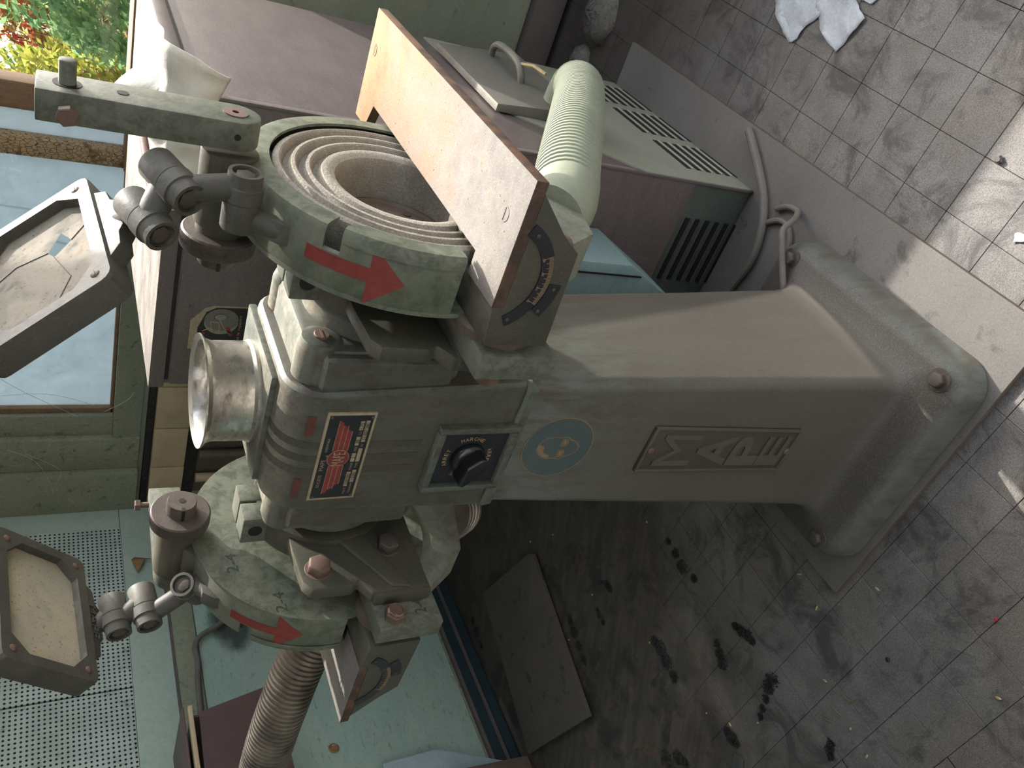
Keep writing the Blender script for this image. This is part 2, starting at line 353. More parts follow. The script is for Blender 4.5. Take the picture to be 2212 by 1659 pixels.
def obj(name, g, m, parent=None, bevel=0, seg=2, ang=35, label=None, kind=None, flat=False):
    o0 = Vector((0, 0, 0))
    me = bpy.data.meshes.new(name); me.from_pydata(g.v, [], g.f)
    mats = m if isinstance(m, (list, tuple)) else [m]
    for x in mats: me.materials.append(x)
    bm = bmesh.new(); bm.from_mesh(me)
    if len(mats) > 1:
        bm.faces.ensure_lookup_table()
        for i, f in enumerate(bm.faces): f.material_index = g.mi[i]
    if not flat: bmesh.ops.recalc_face_normals(bm, faces=bm.faces)
    if bevel:
        es = [e for e in bm.edges if len(e.link_faces) == 2 and e.calc_face_angle(0) > math.radians(30)]
        try: bmesh.ops.bevel(bm, geom=es, offset=bevel, segments=seg, profile=.6, affect='EDGES', clamp_overlap=True)
        except Exception: pass
    bm.to_mesh(me); bm.free()
    me.polygons.foreach_set('use_smooth', [True]*len(me.polygons))
    try: me.set_sharp_from_angle(angle=math.radians(ang))
    except Exception: pass
    o = bpy.data.objects.new(name, me); COL.objects.link(o)
    if parent: o.parent = parent
    if label: o['label'] = label
    if kind: o['kind'] = kind
    return o
def thing(name, label, cat, loc, group=None):
    o = bpy.data.objects.new(name, None); COL.objects.link(o); o.location = loc; o.empty_display_size = .1
    o['label'] = label; o['category'] = cat
    if group: o['group'] = group
    return o
def tag(o, label, cat, group=None, loc=None):
    o['label'] = label; o['category'] = cat
    if group: o['group'] = group
    return o
def struct(name, g, m, parent=None, **k):
    o = obj(name, g, m, parent, **k)
    if not parent: o['kind'] = 'structure'
    return o
def rel(o, *c):  # place a single-mesh thing with its origin at c
    o.location = c; return o
DG = None
_txt = {}
def textverts(body, off=0.0):
    if (body, off) in _txt: return _txt[(body, off)]
    cu = bpy.data.curves.new('lettering', 'FONT'); cu.body = body; cu.size = 1; cu.resolution_u = 3; cu.offset = off
    o = bpy.data.objects.new('lettering', cu); COL.objects.link(o)
    bpy.context.view_layer.update(); dg = bpy.context.evaluated_depsgraph_get()
    me = bpy.data.meshes.new_from_object(o.evaluated_get(dg))
    vs = [v.co.copy() for v in me.vertices]; fs = [tuple(p.vertices) for p in me.polygons]
    bpy.data.objects.remove(o); bpy.data.curves.remove(cu); bpy.data.meshes.remove(me)
    _txt[(body, off)] = (vs, fs); return vs, fs
def text(g, body, c, X, Y, wd, ht=None, lift=.0004, bold=0):
    """flat letters centred on c, running along X with their tops to Y"""
    vs, fs = textverts(body)
    x0 = min(v.x for v in vs); x1 = max(v.x for v in vs); y0 = min(v.y for v in vs); y1 = max(v.y for v in vs)
    sx = wd/(x1-x0); sy = ht/(y1-y0) if ht else sx
    X = Vector(X); Y = Vector(Y); N = X.cross(Y).normalized(); c = Vector(c)+N*lift
    g.add([c+X*((v.x-(x0+x1)/2)*sx)+Y*((v.y-(y0+y1)/2)*sy) for v in vs], fs); return g
def letters3d(g, body, c, X, Y, wd, ht, depth, off=.0):
    vs, fs = textverts(body, off)
    x0 = min(v.x for v in vs); x1 = max(v.x for v in vs); y0 = min(v.y for v in vs); y1 = max(v.y for v in vs)
    X = Vector(X); Y = Vector(Y); N = X.cross(Y).normalized(); c = Vector(c)
    P = [c+X*((v.x-(x0+x1)/2)*wd/(x1-x0))+Y*((v.y-(y0+y1)/2)*ht/(y1-y0)) for v in vs]
    n = len(P); cnt = {}
    for f in fs:
        for i in range(len(f)):
            e = (f[i], f[(i+1) % len(f)]); cnt[e] = 1
    side = [(a, b, b+n, a+n) for (a, b) in cnt if (b, a) not in cnt]
    g.add(P+[p+N*depth for p in P], list(fs)+[tuple(i+n for i in f) for f in fs]+side); return g

# ================================================================== THE ROOM
SX = -2.45; BY = 2.36
floor = struct('floor', G().box((-2.6, -3.2, -.12), (3.2, 2.5, -.006)), M['concrete'])
# terrazzo tiles laid one by one
S = .10627; A2 = Vector((.03001, .99955)); B2 = Vector((-.99955, .03001)); O2 = Vector((-.162511, 1.281092))
tm = G(); hS = S/2-.0004
tm.prism([tuple(A2*(a*hS)+B2*(b*hS)) for a, b in ((-1, -1), (1, -1), (1, 1), (-1, 1))], -.006, 0, 'z')
camI = cam.matrix_world.inverted()
def pix(p):
    q = camI @ Vector(p); return (1106+1727.555*q.x/-q.z, 829.5-1727.555*q.y/-q.z, -q.z)
near, rest = [], []
for i in range(-14, 46):
    for j in range(-32, 24):
        c = O2-A2*(i*S+S/2)-B2*(j*S+S/2)
        if not (SX < c.x < 3 and -2.8 < c.y < BY): continue
        x, y, d = pix((c.x, c.y, 0))
        if d > .1 and -60 < x < 2270 and -60 < y < 1720 and not (-.95 < c.x < -.40 and .62 < c.y < 1.9): near.append((d, c))
        else: rest.append(c)
near.sort(key=lambda t: t[0])
proto = None
for k, (d, c) in enumerate(near[:300]):
    if proto is None:
        proto = obj('tile', tm, M['floor'], floor, bevel=.0007, seg=1); o = proto
    else:
        o = proto.copy(); COL.objects.link(o)
    o.location = (c.x, c.y, random.uniform(-.0004, .0003))
    if -c.x+.35*c.y > 1.75: o.scale = (1.0094, 1.0094, 1); o.location.z = 0; o.rotation_euler = (0, 0, random.uniform(-.0015, .0015))
g = G()
for c in [c for _, c in near[300:]]+rest:
    u = A2*(S/2-.0009); v = B2*(S/2-.0009)
    g.add([(c.x+a*u.x+b*v.x, c.y+a*u.y+b*v.y, 0) for a, b in ((-1, -1), (1, -1), (1, 1), (-1, 1))], [(3, 2, 1, 0)])
obj('distant_tiles', g, M['floor'], floor, kind='stuff', flat=False)

# left wall: boards, pegboards, skirting
wl = struct('wall_left', G().box((-2.6, -3.2, 0), (-2.458, 2.5, 2.9)), M['oldgreen'])
for z0, z1, mt in ((.112, .95, 'mint2'), (.954, 1.026, 'oldgreen'), (1.03, 1.155, 'mint')):
    obj('panel', G().box((-2.458, -3.2, z0), (SX+(.004 if z0 == .954 else 0), BY, z1)), M[mt], wl, bevel=.002)
obj('panel', G().box((-2.458, 2.222, 1.157), (SX, BY, 2.9)), M['mint'], wl, bevel=.002)
obj('pegboard', G().box((-2.458, 1.5565, 1.156), (SX+.003, 2.22, 2.1)), M['peg'], wl, bevel=.0015)
obj('pegboard', G().box((-2.458, .3, 1.156), (SX+.001, 1.5525, 2.1)), M['peg'], wl, bevel=.0015)
obj('wire_moulding', G().box((SX, .2, 1.026), (SX+.008, BY, 1.034)), M['greyband'], wl)
bb = struct('baseboard_left', G().box((-2.458, -3.2, 0), (SX+.012, BY, .10)), M['greyband'], bevel=.004)
obj('skirting_strip', G().box((SX+.012, -3.2, .052), (SX+.016, BY, .088)), M['navy'], bb)
obj('skirting_strip', G().box((SX+.012, -3.2, .004), (SX+.022, BY, .036)), M['navy'], bb)

# back wall with the long window
wb = struct('wall_back', G().box((-2.6, BY, 0), (3.2, 2.5, 1.19)), M['darkgreen'])
obj('wall_head', G().box((-2.6, BY, 2.75), (3.2, 2.5, 2.92)), M['oldgreen'], wb)
obj('panel', G().box((-.60, BY-.012, .13), (3.0, BY, 1.15)), M['darkgreen'], wb, bevel=.003)
obj('panel', G().box((-2.0, BY-.012, .13), (-.655, BY, .90)), M['oldgreen'], wb, bevel=.003)
obj('batten', G().box((-.655, BY-.03, 0), (-.60, BY, 1.15)), M['wood'], wb, bevel=.003)
obj('batten', G().box((-2.3, BY-.04, .02), (3.0, BY, .12)), M['greyband'], wb, bevel=.004)
for k in range(7):
    a = -2.43+k*.19
    obj('ledge_tile', G().box((a+.001, BY-.05, .945+random.uniform(-.001, .001)), (a+.189, BY, 1.06)), M['ledge'], wb, bevel=.006)
obj('dust_bed', G().box((-2.44, BY-.03, 1.06), (-1.0, BY, 1.085)), M['dirt'], wb, bevel=.008)
obj('dust_bed', G().box((-2.44, BY-.035, .90), (-1.0, BY, .945)), M['dirt'], wb, bevel=.008)
obj('rusty_panel', G().box((-2.4, BY-.025, .45), (-1.7, BY, .90)), M['rust_steel'], wb, bevel=.006)
for k in range(3):
    obj('pipe', G().cyl((-2.30+k*.12, BY-.05, .05), (-2.30+k*.12, BY-.05, .90), .018, n=16), M[('ledge', 'rust_steel', 'greyband')[k]], wb)
# window: stepped painted jamb at the left, brown beads, sill board
win = struct('window_1', G().box((-2.45, BY-.01, 1.10), (3.0, 2.5, 1.19)), M['oldgreen'], bevel=.004)
obj('jamb_board', G().box((-2.45, BY-.05, 1.10), (-2.265, 2.5, 2.75)), M['oldgreen'], win, bevel=.006)
obj('jamb_board', G().box((-2.265, BY-.02, 1.10), (-2.12, 2.5, 2.75)), M['oldgreen'], win, bevel=.006)
obj('jamb_board', G().box((-2.12, BY+.005, 1.10), (-2.03, 2.5, 2.75)), M['oldgreen'], win, bevel=.006)
obj('glazing_bead', G().box((-2.03, BY+.02, 1.19), (-2.008, BY+.06, 2.75)), M['woodtrim'], win, bevel=.003)
obj('glazing_bead', G().box((-2.03, BY+.02, 1.18), (-1.10, BY+.06, 1.200)), M['woodtrim'], win, bevel=.003)
obj('sill_board', G().box((-1.10, BY-.02, 1.185), (3.0, BY+.10, 1.207)), M['wood'], win, bevel=.004)
obj('window_pane', G().box((-2.01, BY+.038, 1.198), (-1.09, BY+.042, 2.75)), M['pane'], win)
obj('mullion', G().box((-1.10, BY+.0, 1.19), (-1.045, BY+.10, 2.75)), M['crackle'], win, bevel=.008)
obj('window_pane', G().box((-1.045, BY+.038, 1.2), (-.970, BY+.042, 2.75)), M['pane'], win)
obj('mullion', G().box((-.975, BY+.01, 1.19), (-.900, BY+.08, 2.75)), M['wood'], win, bevel=.006)
obj('mullion', G().box((1.55, BY+.01, 1.19), (1.62, BY+.08, 2.75)), M['wood'], win, bevel=.006)
obj('window_pane', G().box((-.900, BY+.038, 1.2), (1.55, BY+.040, 2.75)), M['clear'], win)
obj('window_pane', G().box((1.62, BY+.038, 1.2), (3.0, BY+.040, 2.75)), M['clear'], win)
wf = G()
for a, b in (((-2.6, -3.3, 0), (3.2, -3.2, .9)), ((-2.6, -3.3, 2.45), (3.2, -3.2, 2.92)), ((-2.6, -3.3, .9), (-1.6, -3.2, 2.45)), ((2.2, -3.3, .9), (3.2, -3.2, 2.45))): wf.box(a, b)
struct('wall_front', wf, M['ceil'])  # unseen wall added to dim the column front, opening sized for fill light
ce = G()
for a, b in (((-2.6, 2.2, 2.9), (3.2, 2.5, 3.0)), ((-2.6, -3.2, 2.9), (3.2, -.7, 3.0)), ((-2.6, -.7, 2.9), (.5, 2.2, 3.0)), ((2.9, -.7, 2.9), (3.2, 2.2, 3.0))): ce.box(a, b)
struct('ceiling', ce, M['ceil'])  # unseen ceiling, its opening added to let in more sky light

# ================================================================== OUTSIDE
gr = struct('ground', G().box((-14, 2.6, -.3), (12, 16, -.1)), M['soil'])
def bush(name, label, mat, c, rx, ry, h, n, group):
    t = thing(name, label, 'shrub', (c[0], c[1], -.1), group)
    g = G()
    for k in range(n):
        u = random.uniform(0, 2*PI); ph = math.acos(random.uniform(-1, 1)); rr = random.uniform(.55, 1)**.5
        bump = 1+.22*math.sin(5*u+c[0]*3)*math.sin(4*ph)
        p = Vector((math.sin(ph)*math.cos(u)*rx*rr*bump, math.sin(ph)*math.sin(u)*ry*rr*bump, h*.5+math.cos(ph)*h*.5*rr*bump))
        s = random.uniform(.012, .032); d = Vector((random.gauss(0, 1), random.gauss(0, 1), random.gauss(0, .8))).normalized()
        e = d.orthogonal().normalized(); f = d.cross(e)
        g.add([p-e*s, p+f*s*.5, p+e*s, p-f*s*.5], [(0, 1, 2, 3)])
    obj('foliage', g, mat, t, kind='stuff', flat=True)
    st = G()
    for k in range(5):
        st.tube([(0, 0, 0), (random.uniform(-.2, .2)*rx, random.uniform(-.2, .2)*ry, h*.4), (random.uniform(-.5, .5)*rx, random.uniform(-.4, .4)*ry, h*.8)], .02, 5)
    obj('stem', st, M['wood'], t)
spec = [('leafy_shrub', 'yellow-green leafy shrub nearest the open window', 'leaf_yellow', (-1.86, 4.55), .42, .40, 1.85, 11440),
        ('leafy_shrub', 'red-leaved shrub in the middle of the open window', 'leaf_red', (-1.55, 5.45), .42, .36, 2.0, 7920),
        ('leafy_shrub', 'blue-green shrub low beside the white cloth', 'leaf_blue', (-1.08, 4.15), .36, .36, 1.72, 11440),
        ('leafy_shrub', 'green shrub at the right end of the window view', 'leaf_green', (-.75, 5.2), .45, .45, 1.95, 7920),
        ('leafy_shrub', 'pale green shrub seen dimly through the dusty pane at the left', 'leaf_green', (-3.55, 4.4), .6, .5, 1.55, 3600),
        ('leafy_shrub', 'green shrub behind the crackled brown mullion', 'leaf_green', (-2.55, 4.7), .36, .40, 1.95, 9240),
        ('leafy_shrub', 'yellow shrub far behind the red-leaved one', 'leaf_yellow', (-1.75, 6.9), .6, .5, 2.5, 9240),
        ('leafy_shrub', 'tall green shrub far behind the crackled mullion', 'leaf_green', (-2.75, 5.9), .6, .5, 2.4, 9240),
        ('leafy_shrub', 'dark red shrub beside the brown window stile', 'leaf_red', (-2.2, 5.4), .28, .3, 1.95, 5720),
        ('leafy_shrub', 'blue-green shrub far back at the left of the dusty pane', 'leaf_blue', (-4.3, 5.6), .8, .6, 2.2, 4200)]
for nm, lb, mt, c, rx, ry, h, n in spec: bush(nm, lb, M[mt], c, rx, ry, h, n, 'shrubs outside the window')
for k, (x, z) in enumerate(((-1.25, .0), (-1.36, 0))):
    pts = [(-1.30-.1*k, BY+.35, -.1), (-1.24-.1*k, BY+.35, 1.30), (-1.20-.09*k, BY+.35, 1.7), (-1.17-.08*k, BY+.35, 2.3), (-1.15-.07*k, BY+.35, 2.85)]
    o = obj('outdoor_wire', G().tube(smooth_path([Vector(p)-Vector(pts[0]) for p in pts]), .003, 6), M['bolt_dark'])
    tag(o, ('thin dark wire outside the dusty pane, nearer the crackled mullion', 'thin dark wire outside the dusty pane, farther from the crackled mullion')[k], 'wire', 'wires outside the window'); o.location = pts[0]
# ================================================================== STEEL FLOOR PLATE
g = G(); g.prism([(-.993, .573), (-.345, .573), (-.338, 1.93), (-.993, 1.93)], 0, .015, 'z'); g.mi = [0, 0, 1, 1, 1, 1]
pl = tag(obj('steel_floor_plate', g, [M['plate'], M['plate_edge']], bevel=.0015), 'long dusty steel plate under grinder and brown cabinet', 'floor plate')

# ================================================================== THE PEDESTAL GRINDER
GO = Vector((-.69, .835, 0)); Z0 = 1.035
GR = thing('pedestal_grinder', 'grey-green double-ended pedestal grinder with round nameplate and two wheel guards', 'grinder', GO)
def sect(z, hx, hy, r, dy=0): return [(x, y+dy, z) for x, y in rrect(hx, hy, r, 6)]
g = G()
g.rings([sect(.0155, .238, .248, .06), sect(.02, .24, .25, .06), sect(.062, .236, .246, .058), sect(.076, .230, .240, .055), sect(.086, .219, .229, .05), sect(.090, .207, .217, .046),
         sect(.094, .182, .184, .036), sect(.102, .170, .171, .03), sect(.118, .161, .161, .025), sect(.15, .1545, .154, .02), sect(.40, .140, .138, .019), sect(.62, .1285, .1255, .018), sect(.815, .118, .1135, .017)])
ped = obj('pedestal', g, M['cast'], GR, ang=28)
g = G()
for k, (sx, sy) in enumerate(((-1, -1), (1, -1), (1, 1), (-1, 1))):
    b = G().lathe([(.021, 0), (.021, .003), (.0145, .0035)], (sx*.197, sy*.199, .0895), (0, 0, 1), 24)
    b.hexb((sx*.197, sy*.199, .093), (.12*sx, 0, 1), .0135, .011)
    obj('anchor_bolt', b, M['bolt_dark'], ped, bevel=.0006, seg=1)
# big cast badge with stacked letters on the column front (front face leans out going down)
def fy(z): return -(.1135+(.815-z)*(.154-.1135)/(.815-.15))
TILT = (.154-.1135)/(.815-.15)
fN = Vector((0, -1, TILT)).normalized(); fX = Vector((1, 0, 0)); fZ = Vector((0, TILT*-1, -1)).normalized()*-1
def fpt(a, z, out=0): return Vector((a, fy(z), z))+fN*out
def quadplate(g, a0, a1, z0, z1, th):
    P = [fpt(a0, z0), fpt(a1, z0), fpt(a1, z1), fpt(a0, z1)]
    return g.add([p-fN*.002 for p in P]+[p+fN*th for p in P], [(0, 1, 2, 3), (4, 5, 6, 7), (0, 1, 5, 4), (1, 2, 6, 5), (2, 3, 7, 6), (3, 0, 4, 7)])
badge = obj('cast_badge', quadplate(G(), -.047, .047, .270, .583, .004), M['badge_field'], ped, bevel=.0025)
g = G()
for a0, a1, z0, z1 in ((-.047, -.042, .270, .583), (.042, .047, .270, .583), (-.042, .042, .270, .276), (-.042, .042, .577, .583)):
    quadplate(g, a0, a1, z0, z1, .0065)
obj('badge_rim', g, M['badge'], ped, bevel=.0015)
g = G()
for ch, zc, hh, ww in (('M', .520, .074, .066), ('A', .443, .070, .066), ('P', .371, .066, .066), ('E', .311, .052, .066)):
    letters3d(g, ch, fpt(0, zc, .0038), fX, fZ, ww, hh, .0026, 0.0 if ch == 'M' else .03)
obj('badge_lettering', g, M['badge'], ped, label='raised cast letters stacked down the badge')
for z in (.5735, .2795): obj('badge_rivet', G().lathe([(.006, 0), (.006, .0075), (.004, .009)], fpt(0, z, 0), fN, 12), M['bolt_rust'], ped)
# round blue eye-protection sticker
g = G(); g.lathe([(.0585, -.001), (.0585, .0008)], fpt(0, .741), fN, 48); stk = obj('safety_sticker', g, M['stickerline'], ped)
g = G(); g.lathe([(.0568, -.001), (.0568, .0012)], fpt(0, .741), fN, 48); obj('sticker_face', g, M['sticker'], ped)
def fl(u, v, out=.0016): return Vector((0, 0, 0))+fpt(0, .741)+fX*u+fZ*v+fN*out
def fline(g, pts, wd=.0009, closed=True, P=fl):
    n = len(pts)
    for i in range(n if closed else n-1):
        a = Vector(pts[i]); b = Vector(pts[(i+1) % n]); d = (b-a).normalized(); q = Vector((-d.y, d.x))*wd
        a2 = a-d*wd*.5; b2 = b+d*wd*.5
        g.add([P(*(a2-q)), P(*(b2-q)), P(*(b2+q)), P(*(a2+q))], [(0, 1, 2, 3)])
    return g
g = G()
fline(g, [(-.020, -.002), (-.021, .014), (-.014, .028), (-.004, .035), (.008, .034), (.018, .026), (.021, .012), (.020, -.001), (.0215, -.004), (.021, -.012), (.017, -.015), (.014, -.026), (.004, -.035), (-.006, -.034), (-.014, -.024), (-.017, -.014), (-.0215, -.011), (-.0225, -.004)])
fline(g, [(-.0185, -.003), (-.0045, -.003), (-.0045, -.011), (-.009, -.014), (-.0155, -.012)]); fline(g, [(.0185, -.003), (.0045, -.003), (.0045, -.011), (.009, -.014), (.0155, -.012)])
for sgn in (-1, 1): g.add([fl(sgn*x, y) for x, y in ((.0165, -.005), (.0065, -.005), (.0065, -.0105), (.010, -.012), (.0145, -.0105))], [(0, 1, 2, 3, 4)])
g.add([fl(x, y) for x, y in ((-.019, .008), (-.0195, .015), (-.013, .027), (-.003, .034), (.006, .0335), (.003, .025), (-.002, .022), (-.006, .024), (-.011, .019), (-.013, .012))], [tuple(range(10))])
obj('sticker_drawing', g, M['stickerline'], ped, label='tan outline of a bearded head wearing goggles')

# motor housing
prof = [(-.110, .822), (-.1165, .845)]+[(-.1165, 1.105)]
for k in range(1, 9):
    a = PI-PI/2*k/8; prof.append((-.0665+.05*math.cos(a), 1.105+.05*math.sin(a)))
prof += [(.075, 1.155)]+[(.075+.04*math.sin(PI/2*k/6), 1.115+.04*math.cos(PI/2*k/6)) for k in range(1, 7)]+[(.112, .822)]
g = G(); g.prism(prof, -.1, .1, 'x')
g.v = [(x*(1.19 if z < .83 else 1.19-(z-.83)/.325*.22), y, z) for x, y, z in g.v]
hou = obj('motor_housing', g, M['housing'], GR, bevel=.012, seg=3)
g = G(); g.rings([sect(.812, .1185, .1135, .017), sect(.816, .1235, .1185, .019), sect(.829, .1245, .1200, .019), sect(.834, .120, .117, .018)])
obj('seam_lip', g, M['housing'], GR, ang=28)
for s in (1, -1):
    g = G(s)
    pr = [(x, Z0+y) for x, y in rrect(.098, .104, .034, 6)]
    R = [[(.088, x, z) for x, z in pr], [(.140, x, z) for x, z in pr], [(.149, x*.965, Z0+(z-Z0)*.965) for x, z in pr], [(.153, x*.89, Z0+(z-Z0)*.89) for x, z in pr]]
    g.rings(R)
    eb = obj('end_bell', g, M['housing'], hou)
    for sy, sz in ((-1, 1), (1, 1), (-1, -1), (1, -1)):
        c = Vector((.150, sy*.073, Z0+sz*.082))
        obj('bell_lobe', G(s).lathe([(.027, -.05), (.027, -.008), (.023, .004), (.015, .006)], c, (1, 0, 0), 20), M['housing'], hou)
        obj('slotted_screw', G(s).lathe([(.0095, 0), (.0095, .0075), (.0085, .0085)], c, (1, 0, 0), 18).box((.1585, sy*.073-.0085, Z0+sz*.082-.0012), (.1592, sy*.073+.0085, Z0+sz*.082+.0012)), M['bolt_rust'], hou)
    g = G(s).lathe([(.088, .148), (.090, .176), (.084, .183), (.064, .184), (.058, .20), (.056, .256)], (0, 0, Z0), (1, 0, 0), 48)
    obj('bearing_neck', g, M['housing'], hou)
    # set-in side rib that runs down the front corner of the bell
    obj('corner_rib', G(s).box((.094, -.108, .945), (.146, -.075, 1.118)), M['housing'], hou, bevel=.010, seg=3)
def hp(d):  # point on the housing front profile by arc length, for stripes over the shoulder
    pass
g = G()
for a in (-.026, -.004, .018):
    fr = [(y, z) for y, z in prof if -.12 < y < -.02 and z > .95]
    ring = [(-.1165, .965)]+[p for p in fr]
    for (y0, z0), (y1, z1) in zip(ring[:-1], ring[1:]):
        o_ = .0006
        n0 = Vector((0, y0, z0)); n1 = Vector((0, y1, z1)); nn = Vector((0, -(z1-z0), (y1-y0))).normalized()
        P = [Vector((a-.0055, y0, z0)), Vector((a+.0055, y0, z0)), Vector((a+.0055, y1, z1)), Vector((a-.0055, y1, z1))]
        g.add([p-nn*.001 for p in P]+[p+nn*o_ for p in P], [(0, 1, 2, 3), (4, 5, 6, 7), (0, 1, 5, 4), (1, 2, 6, 5), (2, 3, 7, 6), (3, 0, 4, 7)])
obj('raised_flute', g, M['arm_dark'], hou, label='three dark flutes running down the middle of the front')
for a0, a1 in ((-.074, -.040), (.034, .066)):
    g = G()
    fr = [(y, z) for y, z in prof if -.1162 <= y < -.110 and 1.112 < z < 1.128]
    for (y0, z0), (y1, z1) in zip(fr[:-1], fr[1:]):
        g.add([(a0, y0-.0008, z0), (a1, y0-.0008, z0), (a1*.98, y1-.0008, z1+.0004), (a0*.98, y1-.0008, z1+.0004)], [(0, 1, 2, 3)])
    obj('red_paint_band', g, M['redpaint'], hou)
# nameplate
FX = Vector((1, 0, 0)); FZ = Vector((0, 0, 1)); YF = -.1165
def np_(a, z, out=.003): return Vector((a, YF-out, z))
npl = obj('nameplate', G().box((-.0765, YF-.0022, 1.0395), (.0735, YF+.001, 1.1035)), M['cream'], GR, bevel=.001)
obj('plate_field', G().box((-.0725, YF-.0026, 1.0432), (.0695, YF-.0005, 1.0998)), M['black'], npl)
g = G()
for z, L_ in ((1.083, .060), (1.0765, .053), (1.070, .0455)):
    for sg in (-1, 1):
        e = sg*L_; g.add([np_(-.0015+sg*.012, z-.0030), np_(-.0015+e, z-.0030), np_(-.0015+e+sg*.0035, z+.0030), np_(-.0015+sg*.012, z+.0030)], [(0, 1, 2, 3)])
obj('wing_emblem', g, M['red'], npl, label='red stepped wings beside the oval emblem')
g = G()
for z in (1.0863, 1.0797, 1.0732, 1.0667):
    for sg in (-1, 1): g.add([np_(-.0015+sg*.012, z-.0003, .0032), np_(-.0015+sg*(.063 if z > 1.08 else .055 if z > 1.07 else .046), z-.0003, .0032), np_(-.0015+sg*(.063 if z > 1.08 else .055 if z > 1.07 else .046), z+.0003, .0032), np_(-.0015+sg*.012, z+.0003, .0032)], [(0, 1, 2, 3)])
obj('wing_outline', g, M['cream'], npl)
def disc(g, c, r, rz, out, n=32):
    return g.add([np_(c[0]+r*math.cos(2*PI*i/n), c[1]+rz*math.sin(2*PI*i/n), out) for i in range(n)], [tuple(range(n))])
obj('emblem_ring', disc(G(), (-.0015, 1.0765), .0145, .0145, .0034), M['cream'], npl)
obj('emblem_oval', disc(G(), (-.0015, 1.0765), .0138, .0138, .0037), M['red'], npl)
g = G(); text(g, 'MAPE', np_(-.0015, 1.0765, .0040), FX, FZ, .0225, .0155); obj('emblem_lettering', g, M['cream'], npl)
g = G(); text(g, 'SOCIÉTÉ', np_(-.041, 1.0945), FX, FZ, .022); text(g, 'MAPE', np_(-.0125, 1.0950), FX, FZ, .019); text(g, '®', np_(.0035, 1.0915), FX, FZ, .0035); text(g, 'GRENOBLE', np_(.022, 1.0945), FX, FZ, .023)
text(g, 'VOLTS', np_(-.0605, 1.0565), FX, FZ, .0125); text(g, 'PHASE', np_(-.0165, 1.0565), FX, FZ, .0125); text(g, 'PER', np_(.0145, 1.0565), FX, FZ, .0075); text(g, 'Cv', np_(.041, 1.0565), FX, FZ, .0055)
text(g, 'TOURS/M', np_(-.056, 1.0495), FX, FZ, .018); text(g, 'TYPE', np_(-.0145, 1.0495), FX, FZ, .0095); text(g, 'N°', np_(.0205, 1.0495), FX, FZ, .0055)
obj('nameplate_lettering', g, M['cream'], npl, kind='stuff')
g = G()
for a0, a1, z in ((-.0525, -.0265, 1.0565), (-.0085, .0065, 1.0565), (.0195, .0345, 1.0565), (.0455, .0605, 1.0565), (-.0455, -.0235, 1.0495), (-.0085, .0145, 1.0495), (.0255, .0615, 1.0495)):
    g.add([np_(a0, z-.0026), np_(a1, z-.0026), np_(a1, z+.0026), np_(a0, z+.0026)], [(0, 1, 2, 3)])
obj('value_field', g, M['cream'], npl)
g = G(); text(g, '220/380', np_(-.0395, 1.0565, .0034), FX, FZ, .020); text(g, '3', np_(-.001, 1.0565, .0034), FX, FZ, .0025); text(g, '50', np_(.027, 1.0565, .0034), FX, FZ, .006); text(g, '1,75', np_(.053, 1.0565, .0034), FX, FZ, .010)
text(g, '1500', np_(-.0345, 1.0495, .0034), FX, FZ, .013); text(g, '52 007 28E', np_(.0435, 1.0495, .0034), FX, FZ, .028)
obj('stamped_values', g, M['black'], npl, kind='stuff')
for a, z in ((-.070, 1.0455), (.067, 1.0455), (-.070, 1.0975), (.067, 1.0975)): obj('rivet', G().lathe([(.0022, 0), (.0022, .003), (.001, .0036)], (a, YF-.001, z), (0, -1, 0), 10), M['bolt_dark'], npl)

# switch
g = G()
for a0, a1, z0, z1 in ((-.068, -.058, .826, .948), (.040, .050, .826, .948), (-.058, .040, .826, .836), (-.058, .040, .938, .948)):
    g.box((a0, YF-.012, z0), (a1, YF+.004, z1))
sw = obj('switch_frame', g, M['housing'], GR, bevel=.0022)
obj('dial_plate', G().box((-.0585, YF-.0035, .8355), (.0405, YF, .9385)), M['black'], sw)
g = G(); dc = Vector((-.009, YF-.0037, .890)); R0 = .034
for word, a0 in (('MARCHE', 0), ('ARRET', -PI/2), ('MARCHE', PI), ('ARRET', PI/2)):
    n = len(word)
    for i, ch in enumerate(word):
        a = a0-(i-(n-1)/2)*.19*-1*-1
        rad = Vector((math.cos(a), 0, math.sin(a))); tan = Vector((math.sin(a), 0, -math.cos(a)))
        text(g, ch, dc+rad*R0, tan, rad, .0048, .0062)
obj('dial_lettering', g, M['scaleprint'], sw, kind='stuff')
g = G().lathe([(.026, 0), (.0255, .008), (.019, .012)], dc, (0, -1, 0), 40)
g.prism([(-.009+x*1.0, .890+y) for x, y in ((-.029, .012), (-.024, .019), (.006, .014), (.022, -.004), (.021, -.013), (.0, -.016), (-.022, .004))], YF-.036, YF-.010, 'y')
obj('knob', g, M['bake'], sw, bevel=.003, seg=3)

# exhaust collar on top
g = G().prism([(-.086, -.066), (.086, -.066), (.086, .096), (-.086, .096)], 1.152, 1.163, 'z')
obj('cover_plate', g, M['cream'] if 0 else M['housing'], GR, bevel=.003)
g = G().lathe([(.068, 1.163), (.0685, 1.168), (.066, 1.172), (.0655, 1.214), (.068, 1.222), (.0745, 1.228), (.0745, 1.230), (.066, 1.226), (.0625, 1.214), (.0625, 1.164)], (.003, .012, 0), (0, 0, 1), 64, closed=True)
cup = obj('exhaust_collar', g, M['cup'], GR, ang=25)
obj('collar_floor', G().cyl((.003, .012, 1.163), (.003, .012, 1.166), .0635, n=40), M['dark'], cup)

